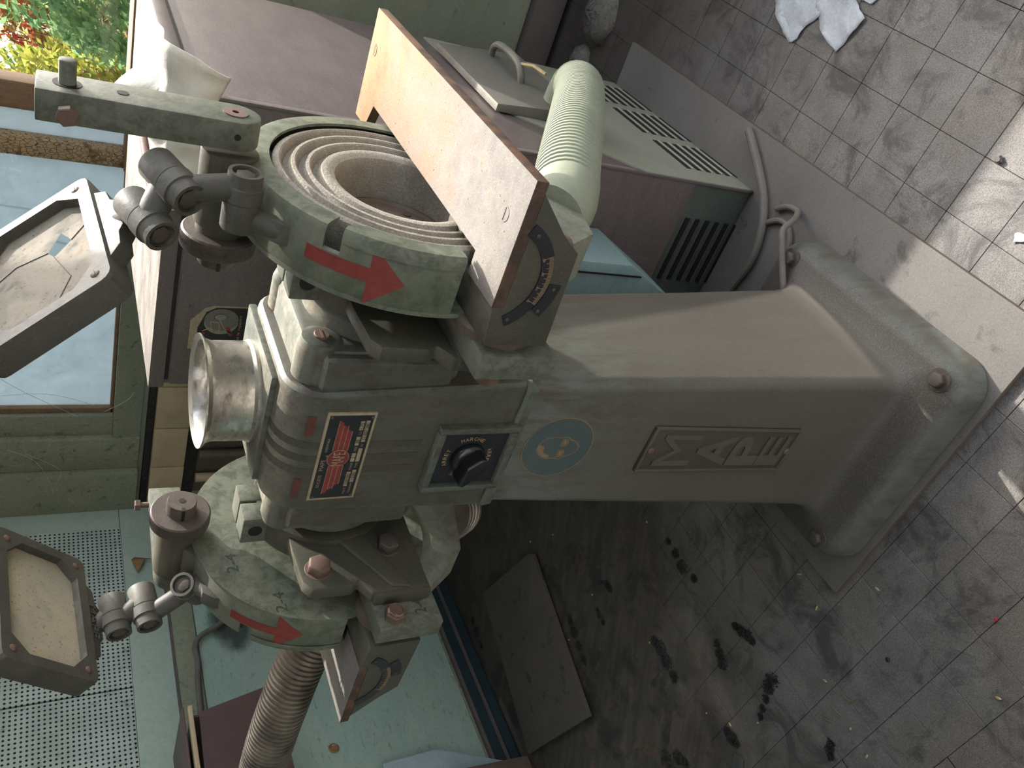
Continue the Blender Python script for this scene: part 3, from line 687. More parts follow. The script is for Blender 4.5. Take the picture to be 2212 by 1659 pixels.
# ------------------------------------------------ each end: guard, wheel, rest, dresser arm, shield
def arcpts(r, a0, a1, n): return [(r*math.cos(math.radians(a0+(a1-a0)*i/n)), Z0+r*math.sin(math.radians(a0+(a1-a0)*i/n))) for i in range(n+1)]
def guard(s):
    tone = M['guard']
    g = G(s); R = .180; A0, A1 = -62, 184; n = 64
    # shell swept round the axis: inner disc edge, rounded shoulders, rim, front lip
    sec = [(.150, .259), (.172, .259), (.1775, .2605), (.180, .266), (.180, .322), (.1775, .3295), (.172, .331), (.1535, .331), (.1535, .3275), (.171, .3275), (.1765, .318), (.1765, .268), (.172, .263), (.150, .263)]
    sec_n = [(r, min(x, .306)) if r > .174 else (r, x) for r, x in sec]
    cut = [(min(r, .1775) if x > .31 else r, x) for r, x in sec]
    def sweep(a0, a1, S, m):
        g.rings([[(x, r*math.cos(math.radians(a0+(a1-a0)*i/m)), Z0+r*math.sin(math.radians(a0+(a1-a0)*i/m))) for r, x in S] for i in range(m+1)])
    rimonly = [(.150, .259), (.172, .259), (.1775, .2605), (.180, .266), (.180, .304), (.1765, .306), (.1765, .268), (.172, .263), (.150, .263)]
    sweep(A0, 136.5, sec, 54); sweep(136.5, 142.5, rimonly, 3); sweep(142.5, A1, sec, 14)
    gd = obj('wheel_guard', g, tone, GR, ang=30)
    g = G(s).lathe([(.060, .2585), (.1795, .2585), (.1795, .2640), (.060, .2640)], (0, 0, Z0), (1, 0, 0), 72, closed=True)
    obj('inner_disc', g, tone, gd)
    g = G(s).prism([(-.128, .955), (-.142, .895), (-.075, .800), (.062, .765), (.105, .80), (.15, .94), (.1, .93), (.0, .875), (-.06, .885)], .262, .329, 'x')
    obj('outlet_chute', g, M['outlet'], gd, bevel=.006)
    # front lip piece with the broken step, lower front of the opening
    g = G(s)
    for (a0, a1, ri) in ((142.5, 184, .158),):
        n2 = 16; rr = []
        for i in range(n2+1):
            a = math.radians(a0+(a1-a0)*i/n2); k = min(1, (i+1)/3)
            rr.append([(x, r*math.cos(a), Z0+r*math.sin(a)) for r, x in ((.1812, .318), (.1812, .3285), (.178, .3335), (.178-(.178-ri)*k, .3345), (.178-(.178-ri)*k, .3315), (.176, .330))])
        g.rings(rr)
    obj('guard_lip', g, tone, gd)
    # red arrow round the rim, pointing down to the rest
    g = G(s); Ra = .1806
    def ap(th, x): a = math.radians(th); return (x, Ra*math.cos(a), Z0+Ra*math.sin(a))
    m = 12; L_ = [(131, .287, .301), (153, .287, .304)]
    vs = []
    for i in range(m+1):
        t = i/m; th = 131+(153.2-131)*t; vs += [ap(th, .286), ap(th, .302)]
    g.add(vs, [(2*i, 2*i+1, 2*i+3, 2*i+2) for i in range(m)])
    vs = []
    for i in range(m+1):
        t = i/m; th = 153.2+(165.5-153.2)*t; vs += [ap(th, .260+(.292-.260)*t), ap(th, .328+(.292-.328)*t)]
    g.add(vs, [(2*i, 2*i+1, 2*i+3, 2*i+2) for i in range(m)])
    obj('rotation_arrow', g, M['red'], gd, label='red arrow painted round the guard rim')
    # boss on top for the dresser shaft
    g = G(s).lathe([(.0262, .232), (.0262, .248), (.0295, .2485), (.0295, .334)], (0, .010, 1.230), (1, 0, 0), 36)
    obj('shaft_boss', g, M['arm_dark'], gd, bevel=.0015)
    obj('boss_web', G(s).prism([(-.06, 1.19), (-.022, 1.226), (.042, 1.226), (.075, 1.185), (.05, 1.175), (-.03, 1.175)], .262, .322, 'x'), M['arm_dark'], gd, bevel=.006)
    # lug for the eye shield
    obj('shield_lug', G(s).prism([(-.104, 1.172), (-.092, 1.165), (-.070, 1.192), (-.074, 1.206), (-.086, 1.206), (-.098, 1.192)], .284, .308, 'x'), M['link'], gd, bevel=.002)
    if s < 0:
        g = G(); X = Vector((0, .8, .6)); 
        for body, b, z, wd in (('2-4', -.060, 1.166, .034), ('2-4', -.138, 1.112, .034)):
            text(g, body, (-.2583, b, z), (0, 1, 0), (0, 0, 1), wd, .016, lift=.0005)
        obj('marker_numbers', g, M['chalk'], gd, kind='stuff', label='faded handwritten numbers on the guard face')
    return gd
def wheel(s):
    prof = [(.1505, .268), (.1505, .322), (.1495, .3255)]
    for rc, h in ((.1440, .3275), (.1265, .3265), (.1100, .3250)):
        prof += [(rc+.0022, h), (rc-.0012, h+.0003), (rc-.0032, h-.0012), (rc-.0070, h-.0095), (rc-.0115, h-.0105), (rc-.0140, h-.0045)]
    prof += [(.0945, .3235), (.0910, .3240), (.0845, .3230), (.0795, .3205), (.0775, .316), (.0768, .308), (.0768, .268)]
    wh = obj('grinding_wheel', G(s).lathe(prof, (0, 0, Z0), (1, 0, 0), 96, closed=True), M['wheel'], GR, ang=28)
    obj('wheel_flange', G(s).lathe([(.0765, .264), (.0765, .269), (.066, .273), (.060, .270), (.052, .272), (.035, .272), (.035, .264)], (0, 0, Z0), (1, 0, 0), 48, closed=True), M['rust_steel'], wh)
    obj('spindle_nut', G(s).hexb((.264, 0, Z0), (1, 0, 0), .0225, .014).cyl((.276, 0, Z0), (.284, 0, Z0), .012), M['bolt_dark'], wh)
    for k in range(6):
        a = 2*PI*k/6+.3; obj('flange_screw', G(s).lathe([(.005, 0), (.005, .003)], (.2705, .044*math.cos(a), Z0+.044*math.sin(a)), (1, 0, 0), 10), M['bolt_dark'], wh)
def rest(s):
    g = G(s).prism([(-.058, 1.098), (-.100, 1.098), (-.158, 1.095), (-.174, 1.085), (-.176, 1.030), (-.168, 1.018), (-.19, 1.004), (-.19, .918), (-.12, .916), (-.055, .914), (.02, .945), (.05, 1.0)], .194, .214, 'x')
    rs = obj('tool_rest', g, M['arm_dark'], GR, bevel=.004)
    obj('clamp_ring', G(s).tubecyl((.187, 0, Z0), (.232, 0, Z0), .098, .0655, 48), M['arm_dark'], rs, bevel=.002)
    for b0, b1 in ((-.046, -.012), (-.008, .026)):
        obj('clamp_lug', G(s).box((.186, b0, 1.118), (.234, b1, 1.156)), M['arm'], rs, bevel=.003)
    obj('clamp_hole', G(s).cyl((.210, -.0465, 1.137), (.210, -.040, 1.137), .010, n=18), M['dark'], rs)
    obj('arm_rib', G(s).prism([(-.055, 1.055), (-.185, .975), (-.19, .948), (-.03, 1.02)], .188, .196, 'x'), M['arm_dark'], rs, bevel=.003)
    for b, z, mt in ((-.140, 1.070, 'bolt_rust'), (-.112, .960, 'bolt_dark')):
        obj('arm_bolt', G(s).lathe([(.019, -.002), (.019, .0005)], (.194, b, z), (-1, 0, 0), 20).hexb((.194, b, z), (-1, 0, 0), .0165, .015), M[mt], rs, bevel=.0006, seg=1)
    g = G(s).box((.219, -.236, .905), (.250, -.06, 1.001)); obj('rest_bar', g, M['arm'], rs, bevel=.0022)
    obj('bar_saddle', G(s).box((.198, -.195, .915), (.222, -.07, 1.0)), M['arm_dark'], rs, bevel=.004)
    g = G(s).hexb((.220, -.217, .975), (-1, 0, 0), .0155, .014); g.lathe([(.0118, .014), (.0118, .0165), (.0098, .0165), (.0098, .0145)], (.220, -.217, .975), (-1, 0, 0), 20, cap0=False)
    obj('bar_bolt', g, M['bolt_rust'], rs)
    obj('spacer_disc', G(s).lathe([(.047, 0), (.047, .009), (.044, .013)], (.250, -.176, .964), (1, 0, 0), 40), M['rust_steel'], rs)
    g = G(s).prism([(.263, 1.003), (.309, 1.0085), (.312, .9958), (.437, .9958), (.398, .958), (.379, .933), (.263, .927)], -.2325, -.06, 'y')
    obj('support_block', g, M['arm_dark'], rs, bevel=.0016)
    g = G(s).prism([(.449, -.2328), (.449, .287), (.300, .287), (.300, .240), (.3365, .222), (.3365, -.1655), (.309, -.1655), (.309, -.2328)], .9962, 1.010, 'z')
    obj('rest_table', g, M['table'], rs, bevel=.0011, seg=2, label='ground steel table with orange rust stains')
    for a, b in ((.399, .265), (.397, -.198)):
        obj('table_screw', G(s).lathe([(.0082, 0), (.0082, .0006), (.0074, .0007)], (a, b, 1.0099), (0, 0, 1), 20), M['table'], rs)
        obj('screw_slot', G(s).box((a-.007, b-.0007, 1.0104), (a+.007, b+.0007, 1.0108)), M['dark'], rs)
    # block bolt under
    obj('block_bolt', G(s).lathe([(.012, 0), (.012, .004)], (.352, -.190, .936), (.35, 0, -1), 16).hexb((.3535, -.190, .933), (.35, 0, -1), .0205, .020), M['bolt_rust'], rs, bevel=.0006, seg=1)
    # protractor
    C = (.3457, 1.0208)
    def arc(r0, r1, d0, d1, n=28):
        P = [(C[0]+r1*math.cos(math.radians(d0+(d1-d0)*i/n)), C[1]+r1*math.sin(math.radians(d0+(d1-d0)*i/n))) for i in range(n+1)]
        return P+[(C[0]+r0*math.cos(math.radians(d1+(d0-d1)*i/n)), C[1]+r0*math.sin(math.radians(d1+(d0-d1)*i/n))) for i in range(n+1)]
    sp = G(s)
    P = arc(.0523, .0663, -150, -24); n = len(P)//2
    for i in range(n-1):
        sp.prism([P[i], P[i+1], P[2*n-2-i], P[2*n-1-i]], -.2341, -.2322, 'y')
    obj('scale_plate', sp, M['black'], rs, kind=None)
    sp = G(s); P = arc(.0672, .082, -122, -93, 8); n = len(P)//2
    for i in range(n-1): sp.prism([P[i], P[i+1], P[2*n-2-i], P[2*n-1-i]], -.2341, -.2322, 'y')
    obj('index_plate', sp, M['black'], rs)
    g = G(s)
    for k in range(0, 46):
        d = math.radians(-116+k*52/45); L_ = .0125 if k % 15 == 0 else .0085 if k % 5 == 0 else .0055
        u = Vector((math.cos(d), 0, math.sin(d))); q = Vector((-u.z, 0, u.x))*.00022; o = Vector((C[0], -.2345, C[1]))
        g.add([o+u*(.066-L_)-q, o+u*.0657-q, o+u*.0657+q, o+u*(.066-L_)+q], [(0, 1, 2, 3)])
    obj('scale_ticks', g, M['scaleprint'], rs)
    if s > 0:
        g = G()
        for lab, k in (('0°', 0), ('15°', 15), ('30°', 30), ('45°', 45)):
            d = math.radians(-116+k*52/45); u = Vector((math.cos(d), 0, math.sin(d)))
            text(g, lab, Vector((C[0], -.2343, C[1]))+u*.0545-Vector((0, 0, 0)), Vector((-u.z, 0, u.x)), -u, .0038 if k == 0 else .0052, .0028)
        obj('scale_numbers', g, M['scaleprint'], rs, kind='stuff')
    else:
        g = G(); text(g, '2-4', (-.2188, -.206, .934), (0, 1, 0), (0, 0, 1), .024, .018, lift=.0006); obj('marker_numbers', g, M['chalk'], rs, kind='stuff', label='handwritten number on the block')
    for d, r in ((-146, .059), (-34, .059), (-119, .0745), (-97, .0745)):
        d = math.radians(d); obj('scale_screw', G(s).lathe([(.0022, 0), (.0022, .0008), (.0012, .0012)], (C[0]+r*math.cos(d), -.2341, C[1]+r*math.sin(d)), (0, -1, 0), 10), M['bolt_dark'], rs)
def dresser(s):
    c = Vector((0, .010, 1.230)); t = Vector((0, .02, 1)).normalized() if s > 0 else Vector((0, 1, -.02)).normalized()
    wv = Vector((0, t.z, -t.y)); W = .0262; L_ = .178 if s > 0 else .168; x0, x1 = (.343, .374) if s > 0 else (.338, .362)
    n = 12; pts = []
    for i in range(n+1):
        a = PI*i/n; pts.append(c-t*W*math.sin(a)+wv*W*math.cos(a))
    pts += [c+t*L_-wv*W*.92, c+t*L_+wv*W*.92]
    P = [(p.y, p.z) for p in pts]
    ar = obj('dresser_arm', G(s).prism(P, x0, x1, 'x'), M['arm'], GR, bevel=.002)
    obj('pivot_cap', G(s).lathe([(.0125, 0), (.0125, .0012), (.0035, .0014), (.0035, .0)], (x1, c.y, c.z), (1, 0, 0), 24), M['bolt_rust'], ar)
    q = c+t*.105; obj('arm_hole', G(s).lathe([(.0055, 0), (.0055, .0006)], (x1, q.y, q.z), (1, 0, 0), 16), M['dark'], ar)
    q = c-wv*0-t*.0; e = c+wv*W if s > 0 else c+wv*W
    obj('grub_hole', G(s).lathe([(.0035, 0), (.0035, .0006)], ((x0+x1)/2, (c+wv*W*(1 if s < 0 else 1)).y*0+c.y-W if s > 0 else c.y, c.z if s > 0 else c.z-W), (0, -1, 0) if s > 0 else (0, 0, -1), 12), M['dark'], ar)
    q = c+t*(L_-.026)
    pin = G(s).lathe([(.0078, 0), (.0078, .052), (.0068, .053)], (x1-.030, q.y, q.z), (1, 0, 0), 10)
    obj('tip_pin', pin, M['arm'], ar, bevel=.0006, seg=1)
    obj('pin_socket', G(s).lathe([(.0125, 0), (.0125, .0006)], (x1, q.y, q.z), (1, 0, 0), 20), M['dark'], ar)
    for sg in (-1, 1):
        h = q+wv*sg*W*.93; b = G(s).cyl(((x0+x1)/2, h.y, h.z), ((x0+x1)/2, (h+wv*sg*.013).y, (h+wv*sg*.013).z), .0045, n=12)
        hh = h+wv*sg*.013; b.hexb(((x0+x1)/2, hh.y, hh.z), wv*sg, .0095, .008)
        obj('clamp_bolt', b, M['bolt_rust'], ar)
    g = G(s).lathe([(.0385, .216), (.0405, .218), (.0405, .236), (.0385, .238), (.0198, .239), (.0198, .216)], (0, c.y, c.z), (1, 0, 0), 60, closed=True)
    kn = obj('knurled_nut', g, M['bolt_dark'], ar)
    g = G(s)
    for k in range(90):
        a = 2*PI*k/90; u = Vector((0, math.cos(a), math.sin(a))); v = Vector((0, -u.z, u.y)); o = Vector((0, c.y, c.z))
        for sg in (-1, 1):
            p = o+u*.0404; d = Vector((.009, 0, 0))+v*sg*.006*1; m0 = Vector((.227, 0, 0))
            q0 = v*.0005
            g.add([p+m0-d-q0, p+m0-d+q0, p+m0+d+q0, p+m0+d-q0, p+m0+u*.0007], [(0, 1, 4), (1, 2, 4), (2, 3, 4), (3, 0, 4)])
    obj('knurling', g, M['bolt_dark'], ar, kind='stuff')
    g = G(s).lathe([(.019, .196), (.020, .198), (.020, .240)], (0, c.y, c.z), (1, 0, 0), 30); 
    obj('threaded_stub', g, M['bolt_dark'], ar)
    obj('stub_slot', G(s).box((.1955, c.y-.021, c.z-.002), (.216, c.y-.014, c.z+.002)), M['dark'], ar)
    obj('stub_hole', G(s).lathe([(.0042, 0), (.0042, .0006)], (.196, c.y, c.z), (-1, 0, 0), 14), M['dark'], ar)
def shield(s):
    if s > 0: BL = Vector((.255, -.127, 1.345)); e = Vector((-.004, .21, .0155)); sd_ = Vector((-.0895, 0, .0995)); HT = .150
    else: BL = Vector((-.336, -.172, 1.335)); e = Vector((-.001, .21, .0135)); sd_ = Vector((.0985, 0, .1065)); HT = .145
    L_ = e.length; U = e.normalized(); V = (sd_-U*sd_.dot(U)).normalized(); N = U.cross(V)
    tf = lambda p: BL+U*p.x+V*p.y+N*p.z
    out = rrect(L_/2, HT/2, .012, 3, L_/2, HT/2)
    ci = .024; bz = .016
    def oct_(m, c): return [(L_-m, HT-m-c), (L_-m-c, HT-m), (m+c, HT-m), (m, HT-m-c), (m, m+c), (m+c, m), (L_-m-c, m), (L_-m, m+c)]
    inn8 = oct_(bz, ci)
    # match 16 outer points to the 8 inner ones, two to one
    inn = []
    for k in range(4):
        a, b = inn8[2*k], inn8[2*k+1]
        inn += [a, ((2*a[0]+b[0])/3, (2*a[1]+b[1])/3), ((a[0]+2*b[0])/3, (a[1]+2*b[1])/3), b]
    R = [[(x, y, -.030) for x, y in out], [(x, y, -.004) for x, y in out], [(L_/2+(x-L_/2)*.985, HT/2+(y-HT/2)*.98, 0) for x, y in out],
         [(x, y, 0) for x, y in inn], [(x, y, -.011) for x, y in inn], [(x, y, -.011) for x, y in [((L_/2+(x-L_/2)*1.05), HT/2+(y-HT/2)*1.05) for x, y in inn]], [(L_/2+(x-L_/2)*1.0, HT/2+(y-HT/2)*1.0, -.030) for x, y in [((L_/2+(x-L_/2)*.95), HT/2+(y-HT/2)*.95) for x, y in out]]]
    # the third-from-last ring sits on the glass seat
    fr = obj('eye_shield', G(tf=tf).rings(R, closed=True), M['link'], GR, ang=25)
    g = G(tf=tf); m = bz-.003; P = oct_(m, ci)
    if s > 0:
        hole = [(L_*.72, .050), (L_*.60, .040), (L_*.545, .062), (L_*.61, .068)]
        bm = bmesh.new(); ov = [bm.verts.new((x, y, -.0125)) for x, y in P]; hv = [bm.verts.new((x, y, -.0125)) for x, y in hole]
        es = [bm.edges.new((L[i], L[(i+1) % len(L)])) for L in (ov, hv) for i in range(len(L))]
        bmesh.ops.triangle_fill(bm, use_beauty=True, edges=es); bm.verts.index_update()
        g.add([v.co.copy() for v in bm.verts], [tuple(v.index for v in f.verts) for f in bm.faces]); bm.free()
    else: g.prism(P, -.0145, -.0115, 'z')
    obj('shield_glass', g, M['sg_r' if s > 0 else 'sg_l'], fr, flat=True, label='cracked grimy glass with a missing shard' if s > 0 else 'spark-pitted beige glass')
    if s > 0:
        for pts in ([(.60, .040), (.66, .022), (.80, .018)], [(.61, .068), (.66, .105), (.62, .13)], [(.545, .062), (.30, .048), (.10, .075)], [(.10, .018), (.16, .05), (.13, .085)]):
            obj('glass_crack', G(tf=tf).tube([(x*L_, y, -.012) for x, y in pts], .0005, 5), M['bolt_dark'], fr)
    for x, y in ((.011, .011), (L_-.011, .011), (.011, HT-.011), (L_-.011, HT-.011)):
        x2 = x+(.007 if x < .1 else -.007); y2 = y+(.006 if y < .07 else -.006)
        obj('frame_screw', G(tf=tf).lathe([(.0048, 0), (.0048, .0008), (.0036, .0016)], (x2, y2, -.0003), (0, 0, 1), 14).box((x2-.0036, y2-.0006, .0014), (x2+.0036, y2+.0006, .0018)), M['bolt_rust'], fr)
    lug = [(L_*.18, .001), (L_*.24, -.013), (L_*.34, -.015), (L_*.38, -.021), (L_*.62, -.021), (L_*.66, -.015), (L_*.76, -.013), (L_*.82, .001)]
    obj('frame_flange', G(tf=tf).prism(lug, -.024, -.004, 'z'), M['link'], fr, bevel=.0015)
    if s < 0:
        g = G(tf=tf); letters3d(g, 'MAPE', (L_*.5, -.0075, -.0042), (-1, 0, 0), (0, -1, 0), .056, .0115, .0022)
        obj('cast_lettering', g, M['link'], fr)
    # hinge links down to the guard
    mid = tf(Vector((L_*.5, -.018, -.014)))
    if s > 0: J1, J2, J3 = Vector((.318, -.072, 1.229)), Vector((.322, -.062, 1.292)), Vector((.283, -.066, 1.3145))
    else: J1, J2, J3 = Vector((-.318, -.050, 1.2145)), Vector((-.342, -.057, 1.273)), Vector((-.350, -.058, 1.3115))
    def knuckle(c, ax, L0, L1, r):
        ax = Vector(ax).normalized(); k = G()
        k.lathe([(r*.94, -L0), (r, -L0+.002), (r, -.001), (r*.96, 0), (r*1.05, .001), (r*1.05, L1-.014), (r*.95, L1-.013), (r*.92, L1), (r*.72, L1), (r*.72, L1-.006)], c, ax, 28)
        o = obj('knuckle', k, M['link'], fr); h = G().hexb(Vector(c)+ax*(L1-.006), ax, r*.55, .004); obj('knuckle_bolt', h, M['bolt_dark'], fr)
    knuckle(J1, (1, 0, 0) if s > 0 else (.75, -.3, .45), .032, .030, .0185)
    knuckle(J2, (-.12, -.85, -.40) if s > 0 else (-.1, -.95, -.12), .034, .030, .0185)
    knuckle(J3, (-.12, -.85, -.40) if s > 0 else (-.1, -.95, -.12), .030, .030, .0180)
    off = Vector((.012, 0, 0)) if s > 0 else Vector((0, -.006, 0))
    def lnk(p, q, r0, r1): obj('link', G().cyl(p, q, r0, r1, 20), M['link'], fr, bevel=.002)
    lnk(J1+Vector((.014, 0, 0)) if s > 0 else J1, J2+Vector((0, -.012, -.005)), .0135, .0135)
    lnk(J2+Vector((0, .012, .002)), J3+Vector((0, -.010, 0)), .0145, .0135)
    lnk(J3+Vector((0, .012, 0)), mid, .0130, .0120)
    lnk(J1-Vector((.016*s, 0, 0)), Vector((.295*s, -.085, 1.190)), .0125, .0125)
for s in (1, -1):
    guard(s); wheel(s); rest(s); dresser(s); shield(s)
# ================================================================== DUST EXTRACTOR
EO = Vector((-.74, 1.61, 0.015))
EX = thing('dust_extractor', 'tall mauve-brown sheet metal dust extractor cabinet behind the grinder', 'cabinet', EO)
def E(g): g.v = [(x-EO.x, y-EO.y, z-EO.z) for x, y, z in g.v]; return g
XL, XR, YF2, YB = -1.02, -.46, 1.28, 1.94
obj('body', E(G().box((XL, YF2, .185), (XR, YB, 1.205))), M['mauve'], EX, bevel=.003)
lid = obj('lid', E(G().box((XL-.006, YF2-.006, 1.205), (XR+.008, YB+.04, 1.232))), M['mauve'], EX, bevel=.0035)
obj('lid_shadow_strip', E(G().box((XL+.01, YF2-.001, 1.198), (XR+.0015, YB, 1.206))), M['dark'], EX)  # dark strip put in as the shadow line under the lid overhang
obj('skirt', E(G().box((XL+.002, YF2+.002, .0155), (XR-.002, YB, .187))), M['skirtgreen'], EX, bevel=.003)
obj('front_panel', E(G().box((XL+.0, YF2-.003, .19), (-.650, YF2, 1.195))), M['mauve'], EX, bevel=.0012)
g = G(); g.prism([(1.281, .0156), (1.281, .325), (1.352, .404), (1.50, .575), (1.94, .60), (1.94, .0156)], XR-.004, XR+.004, 'x')
obj('side_panel', E(g), M['palepanel'], EX, bevel=.0015)
obj('side_post', E(G().box((XR-.004, YF2-.002, .0156), (XR+.002, YF2+.012, 1.2))), M['mauve'], EX, bevel=.0015)
for k in range(6):
    z = .172-k*.0298
    obj('louver', E(G().prism([(YF2-.004, z-.016), (YF2+.003, z-.014), (YF2+.003, z-.019)], -.702, -.542, 'x')), M['skirtgreen'], EX)
    obj('louver_slot', E(G().box((-.700, YF2-.0018, z-.014), (-.544, YF2+.003, z-.0035))), M['dark'], EX)
    for b0 in (1.345, 1.540, 1.733):
        obj('louver_slot', E(G().box((XR+.002, b0, z-.0155), (XR+.0052, b0+.150, z-.002))), M['dark'], EX)
        obj('louver', E(G().prism([(XR+.008, z-.0185), (XR+.003, z-.0155), (XR+.003, z-.021)], b0-.001, b0+.151, 'y')), M['palepanel'], EX)
# hatch with a bow handle
h = obj('hatch', E(G().prism([(XR+.004, .385), (XR+.004, .60), (XR+.020, .60), (XR+.036, .385)], 1.475, 1.85, 'y')), M['hatch'], EX, bevel=.002)
obj('hatch_handle', E(G().tube(smooth_path([(XR+.024, 1.81, .475), (XR+.05, 1.80, .48), (XR+.066, 1.765, .485), (XR+.070, 1.70, .487), (XR+.064, 1.655, .485), (XR+.045, 1.635, .48), (XR+.026, 1.632, .475)], 6), .0085, 10)), M['hatch'], h)
obj('handle_tab', E(G().tube([(XR+.062, 1.655, .485), (XR+.075, 1.61, .470), (XR+.072, 1.575, .455)], .0045, 6)), M['chip'], h)
# warning label
LB = YF2-.0032
def lp(a, z, out=.0004): return Vector((a, LB-out, z))-EO
lab = obj('warning_label', E(G().prism([(-.935, 1.030), (-.935, 1.171), (-.872, 1.1715), (-.845, 1.150), (-.8385, 1.135), (-.8365, 1.03)], LB-.0003, LB+.0015, 'y')), M['cream'], EX)
g = G().add([lp(a, z) for a, z in ((-.934, 1.032), (-.934, 1.158), (-.886, 1.158), (-.852, 1.146), (-.842, 1.13), (-.839, 1.032))], [tuple(range(6))]); obj('label_field', g, M['black'], lab)
def ell(g, c, rx, rz, out, n=36): return g.add([lp(c[0]+rx*math.cos(2*PI*i/n), c[1]+rz*math.sin(2*PI*i/n), out) for i in range(n)], [tuple(range(n))])
ell(G(), (0, 0), 1, 1, 0)
g = ell(G(), (-.874, 1.118), .026, .030, .0007); obj('drawn_wheel_rim', g, M['outlet'], lab)
g = ell(G(), (-.868, 1.118), .024, .030, .0009); obj('drawn_wheel', g, M['hatch'], lab)
g = ell(G(), (-.862, 1.120), .0075, .0120, .0012); obj('drawn_hub', g, M['black'], lab)
g = ell(G(), (-.862, 1.120), .0066, .0110, .0014); obj('drawn_hub_face', g, M['outlet'], lab)
LP2 = lambda u, v: lp(u, v, .0017)
g = G(); fline(g, [(-.872, 1.137), (-.894, 1.133), (-.898, 1.119), (-.874, 1.122)], .0007, True, LP2); fline(g, [(-.886, 1.137), (-.893, 1.149)], .001, False, LP2); fline(g, [(-.866, 1.122), (-.886, 1.112), (-.897, 1.098)], .0008, False, LP2)
obj('drawn_lines', g, M['scaleprint'], lab)
g = G().add([LP2(-.882, 1.104), LP2(-.900, 1.095), LP2(-.904, 1.101), LP2(-.884, 1.110)], [(0, 1, 2, 3)]).add([LP2(-.895, 1.150), LP2(-.905, 1.156), LP2(-.909, 1.152), LP2(-.897, 1.143)], [(0, 1, 2, 3)]); obj('drawn_red_marks', g, M['red'], lab)
g = G(); text(g, 'Ajustez le support', lp(-.897, 1.0845), (1, 0, 0), (0, 0, 1), .080, .0066); obj('label_lettering', g, M['scaleprint'], lab)
# thin rod on the lid, cloth over its corner
RO = (-.675, 1.60, 1.2325)
o = obj('metal_rod', G().tube([Vector(p)-Vector(RO) for p in ((-.662, 1.72, 1.2395), (-.675, 1.55, 1.2395), (-.690, 1.33, 1.2395), (-.692, 1.286, 1.2395))], .0065, 12), M['rod']); o.location = RO
tag(o, 'thin rusty brown rod lying on top of the cabinet', 'rod')
CO = Vector((-.50, 1.31, 1.233)); g = G(); nx, ny = 26, 30
def cloth(u, v):
    # v 0..1 from the back of the lid over its front edge and down the face; u along the front
    a = -.650+u*.245; wob = .006*math.sin(9*u+5*v)+.004*math.sin(17*u-11*v)
    if v < .45:
        t = v/.45; y = 1.41-t*(1.41-1.272); lift = .062*math.exp(-((u-.62)/.2)**2)*math.sin(PI*min(1, t*1.1))
        z = 1.2355+abs(wob)+lift+.012*u
    else:
        t = (v-.45)/.55; y = 1.268-.010*t-abs(wob)*.8-.012*math.sin(PI*t)*u; z = 1.2365+.012*u*(1-t)-t*(.060+.055*(1-u)*(.6+.4*math.sin(6*u)))
    if u > .78: k = (u-.78)/.22; z += .0*k; a += .018*k*math.sin(4*v); z -= .03*k*max(0, v-.45)
    return Vector((a, y, z))-CO
g.add([cloth(i/nx, j/ny) for j in range(ny+1) for i in range(nx+1)], [(j*(nx+1)+i, j*(nx+1)+i+1, (j+1)*(nx+1)+i+1, (j+1)*(nx+1)+i) for j in range(ny) for i in range(nx)])
o = obj('paper_towel', g, M['cloth'], ang=60); md = o.modifiers.new('thick', 'SOLIDIFY'); md.thickness = .0016; o.location = CO
tag(o, 'crumpled white paper towel draped over the cabinet corner', 'towel')
# pale blue bin between column and cabinet
BO = Vector((-.72, 1.19, .016))
g = G().prism([(.016, .0), (.016, .0)][:0]+[(-.88, .24), (-.67, .24), (-.592, .392), (-.588, .40), (-.588, .60), (-.62, .62), (-.88, .62)], 1.115, 1.268, 'y')
bb_ = thing('blue_motor_cover', 'pale blue sheet metal cover between column and brown cabinet', 'cover', BO)
g.v = [tuple(Vector(p)-BO) for p in g.v]; obj('cover', g, M['bluebin'], bb_, bevel=.006)
g = G().box((-.596, 1.104, .30), (-.592, 1.112, .62)); g.v = [tuple(Vector(p)-BO) for p in g.v]
g = G().box((-.6105, 1.1085, .372), (-.6075, 1.1112, .619)); g.v = [tuple(Vector(p)-BO) for p in g.v]; obj('cover_seam', g, M['dark'], bb_)

# ================================================================== HOSES
def hose(name, label, pts, r, pitch, depth, mat, end0, end1, n=28, amp=1):
    P = smooth_path([Vector(p) for p in pts], 60); O = P[0].copy()
    L = [0]
    for a, b in zip(P[:-1], P[1:]): L.append(L[-1]+(b-a).length)
    T = L[-1]; Q = []; rad = []; k = 0; d = 0; j = 0
    seq = ((0, 1), (0, 1), (0, 0), (0, 0))
    while d < T:
        while k < len(L)-2 and L[k+1] < d: k += 1
        f = (d-L[k])/max(1e-9, L[k+1]-L[k]); Q.append(P[k].lerp(P[k+1], f)-O)
        smooth_end = d < end0 or d > T-end1
        rad.append(r*.985 if smooth_end else (r if seq[j % 4][1] else r-depth)); j += 1
        d += pitch*((.16, .46, .16, .22)[j % 4])
    o = obj(name, G().tube(Q, r, n, lambda i: rad[i]), mat, ang=30); o.location = O
    return tag(o, label, 'hose')
W = lambda a, b, z: (a-.69, b+.835, z)
hose('suction_hose', 'thick pale green ribbed hose from right wheel guard to the cabinet side', [W(.302, .012, .812), W(.312, .05, .775), W(.325, .135, .728), W(.337, .26, .655), W(.340, .40, .572), W(.337, .54, .490), W(.322, .63, .445), W(.29, .68, .42), W(.235, .70, .41)], .049, .0125, .0038, M['hose_pale'], .085, .13)
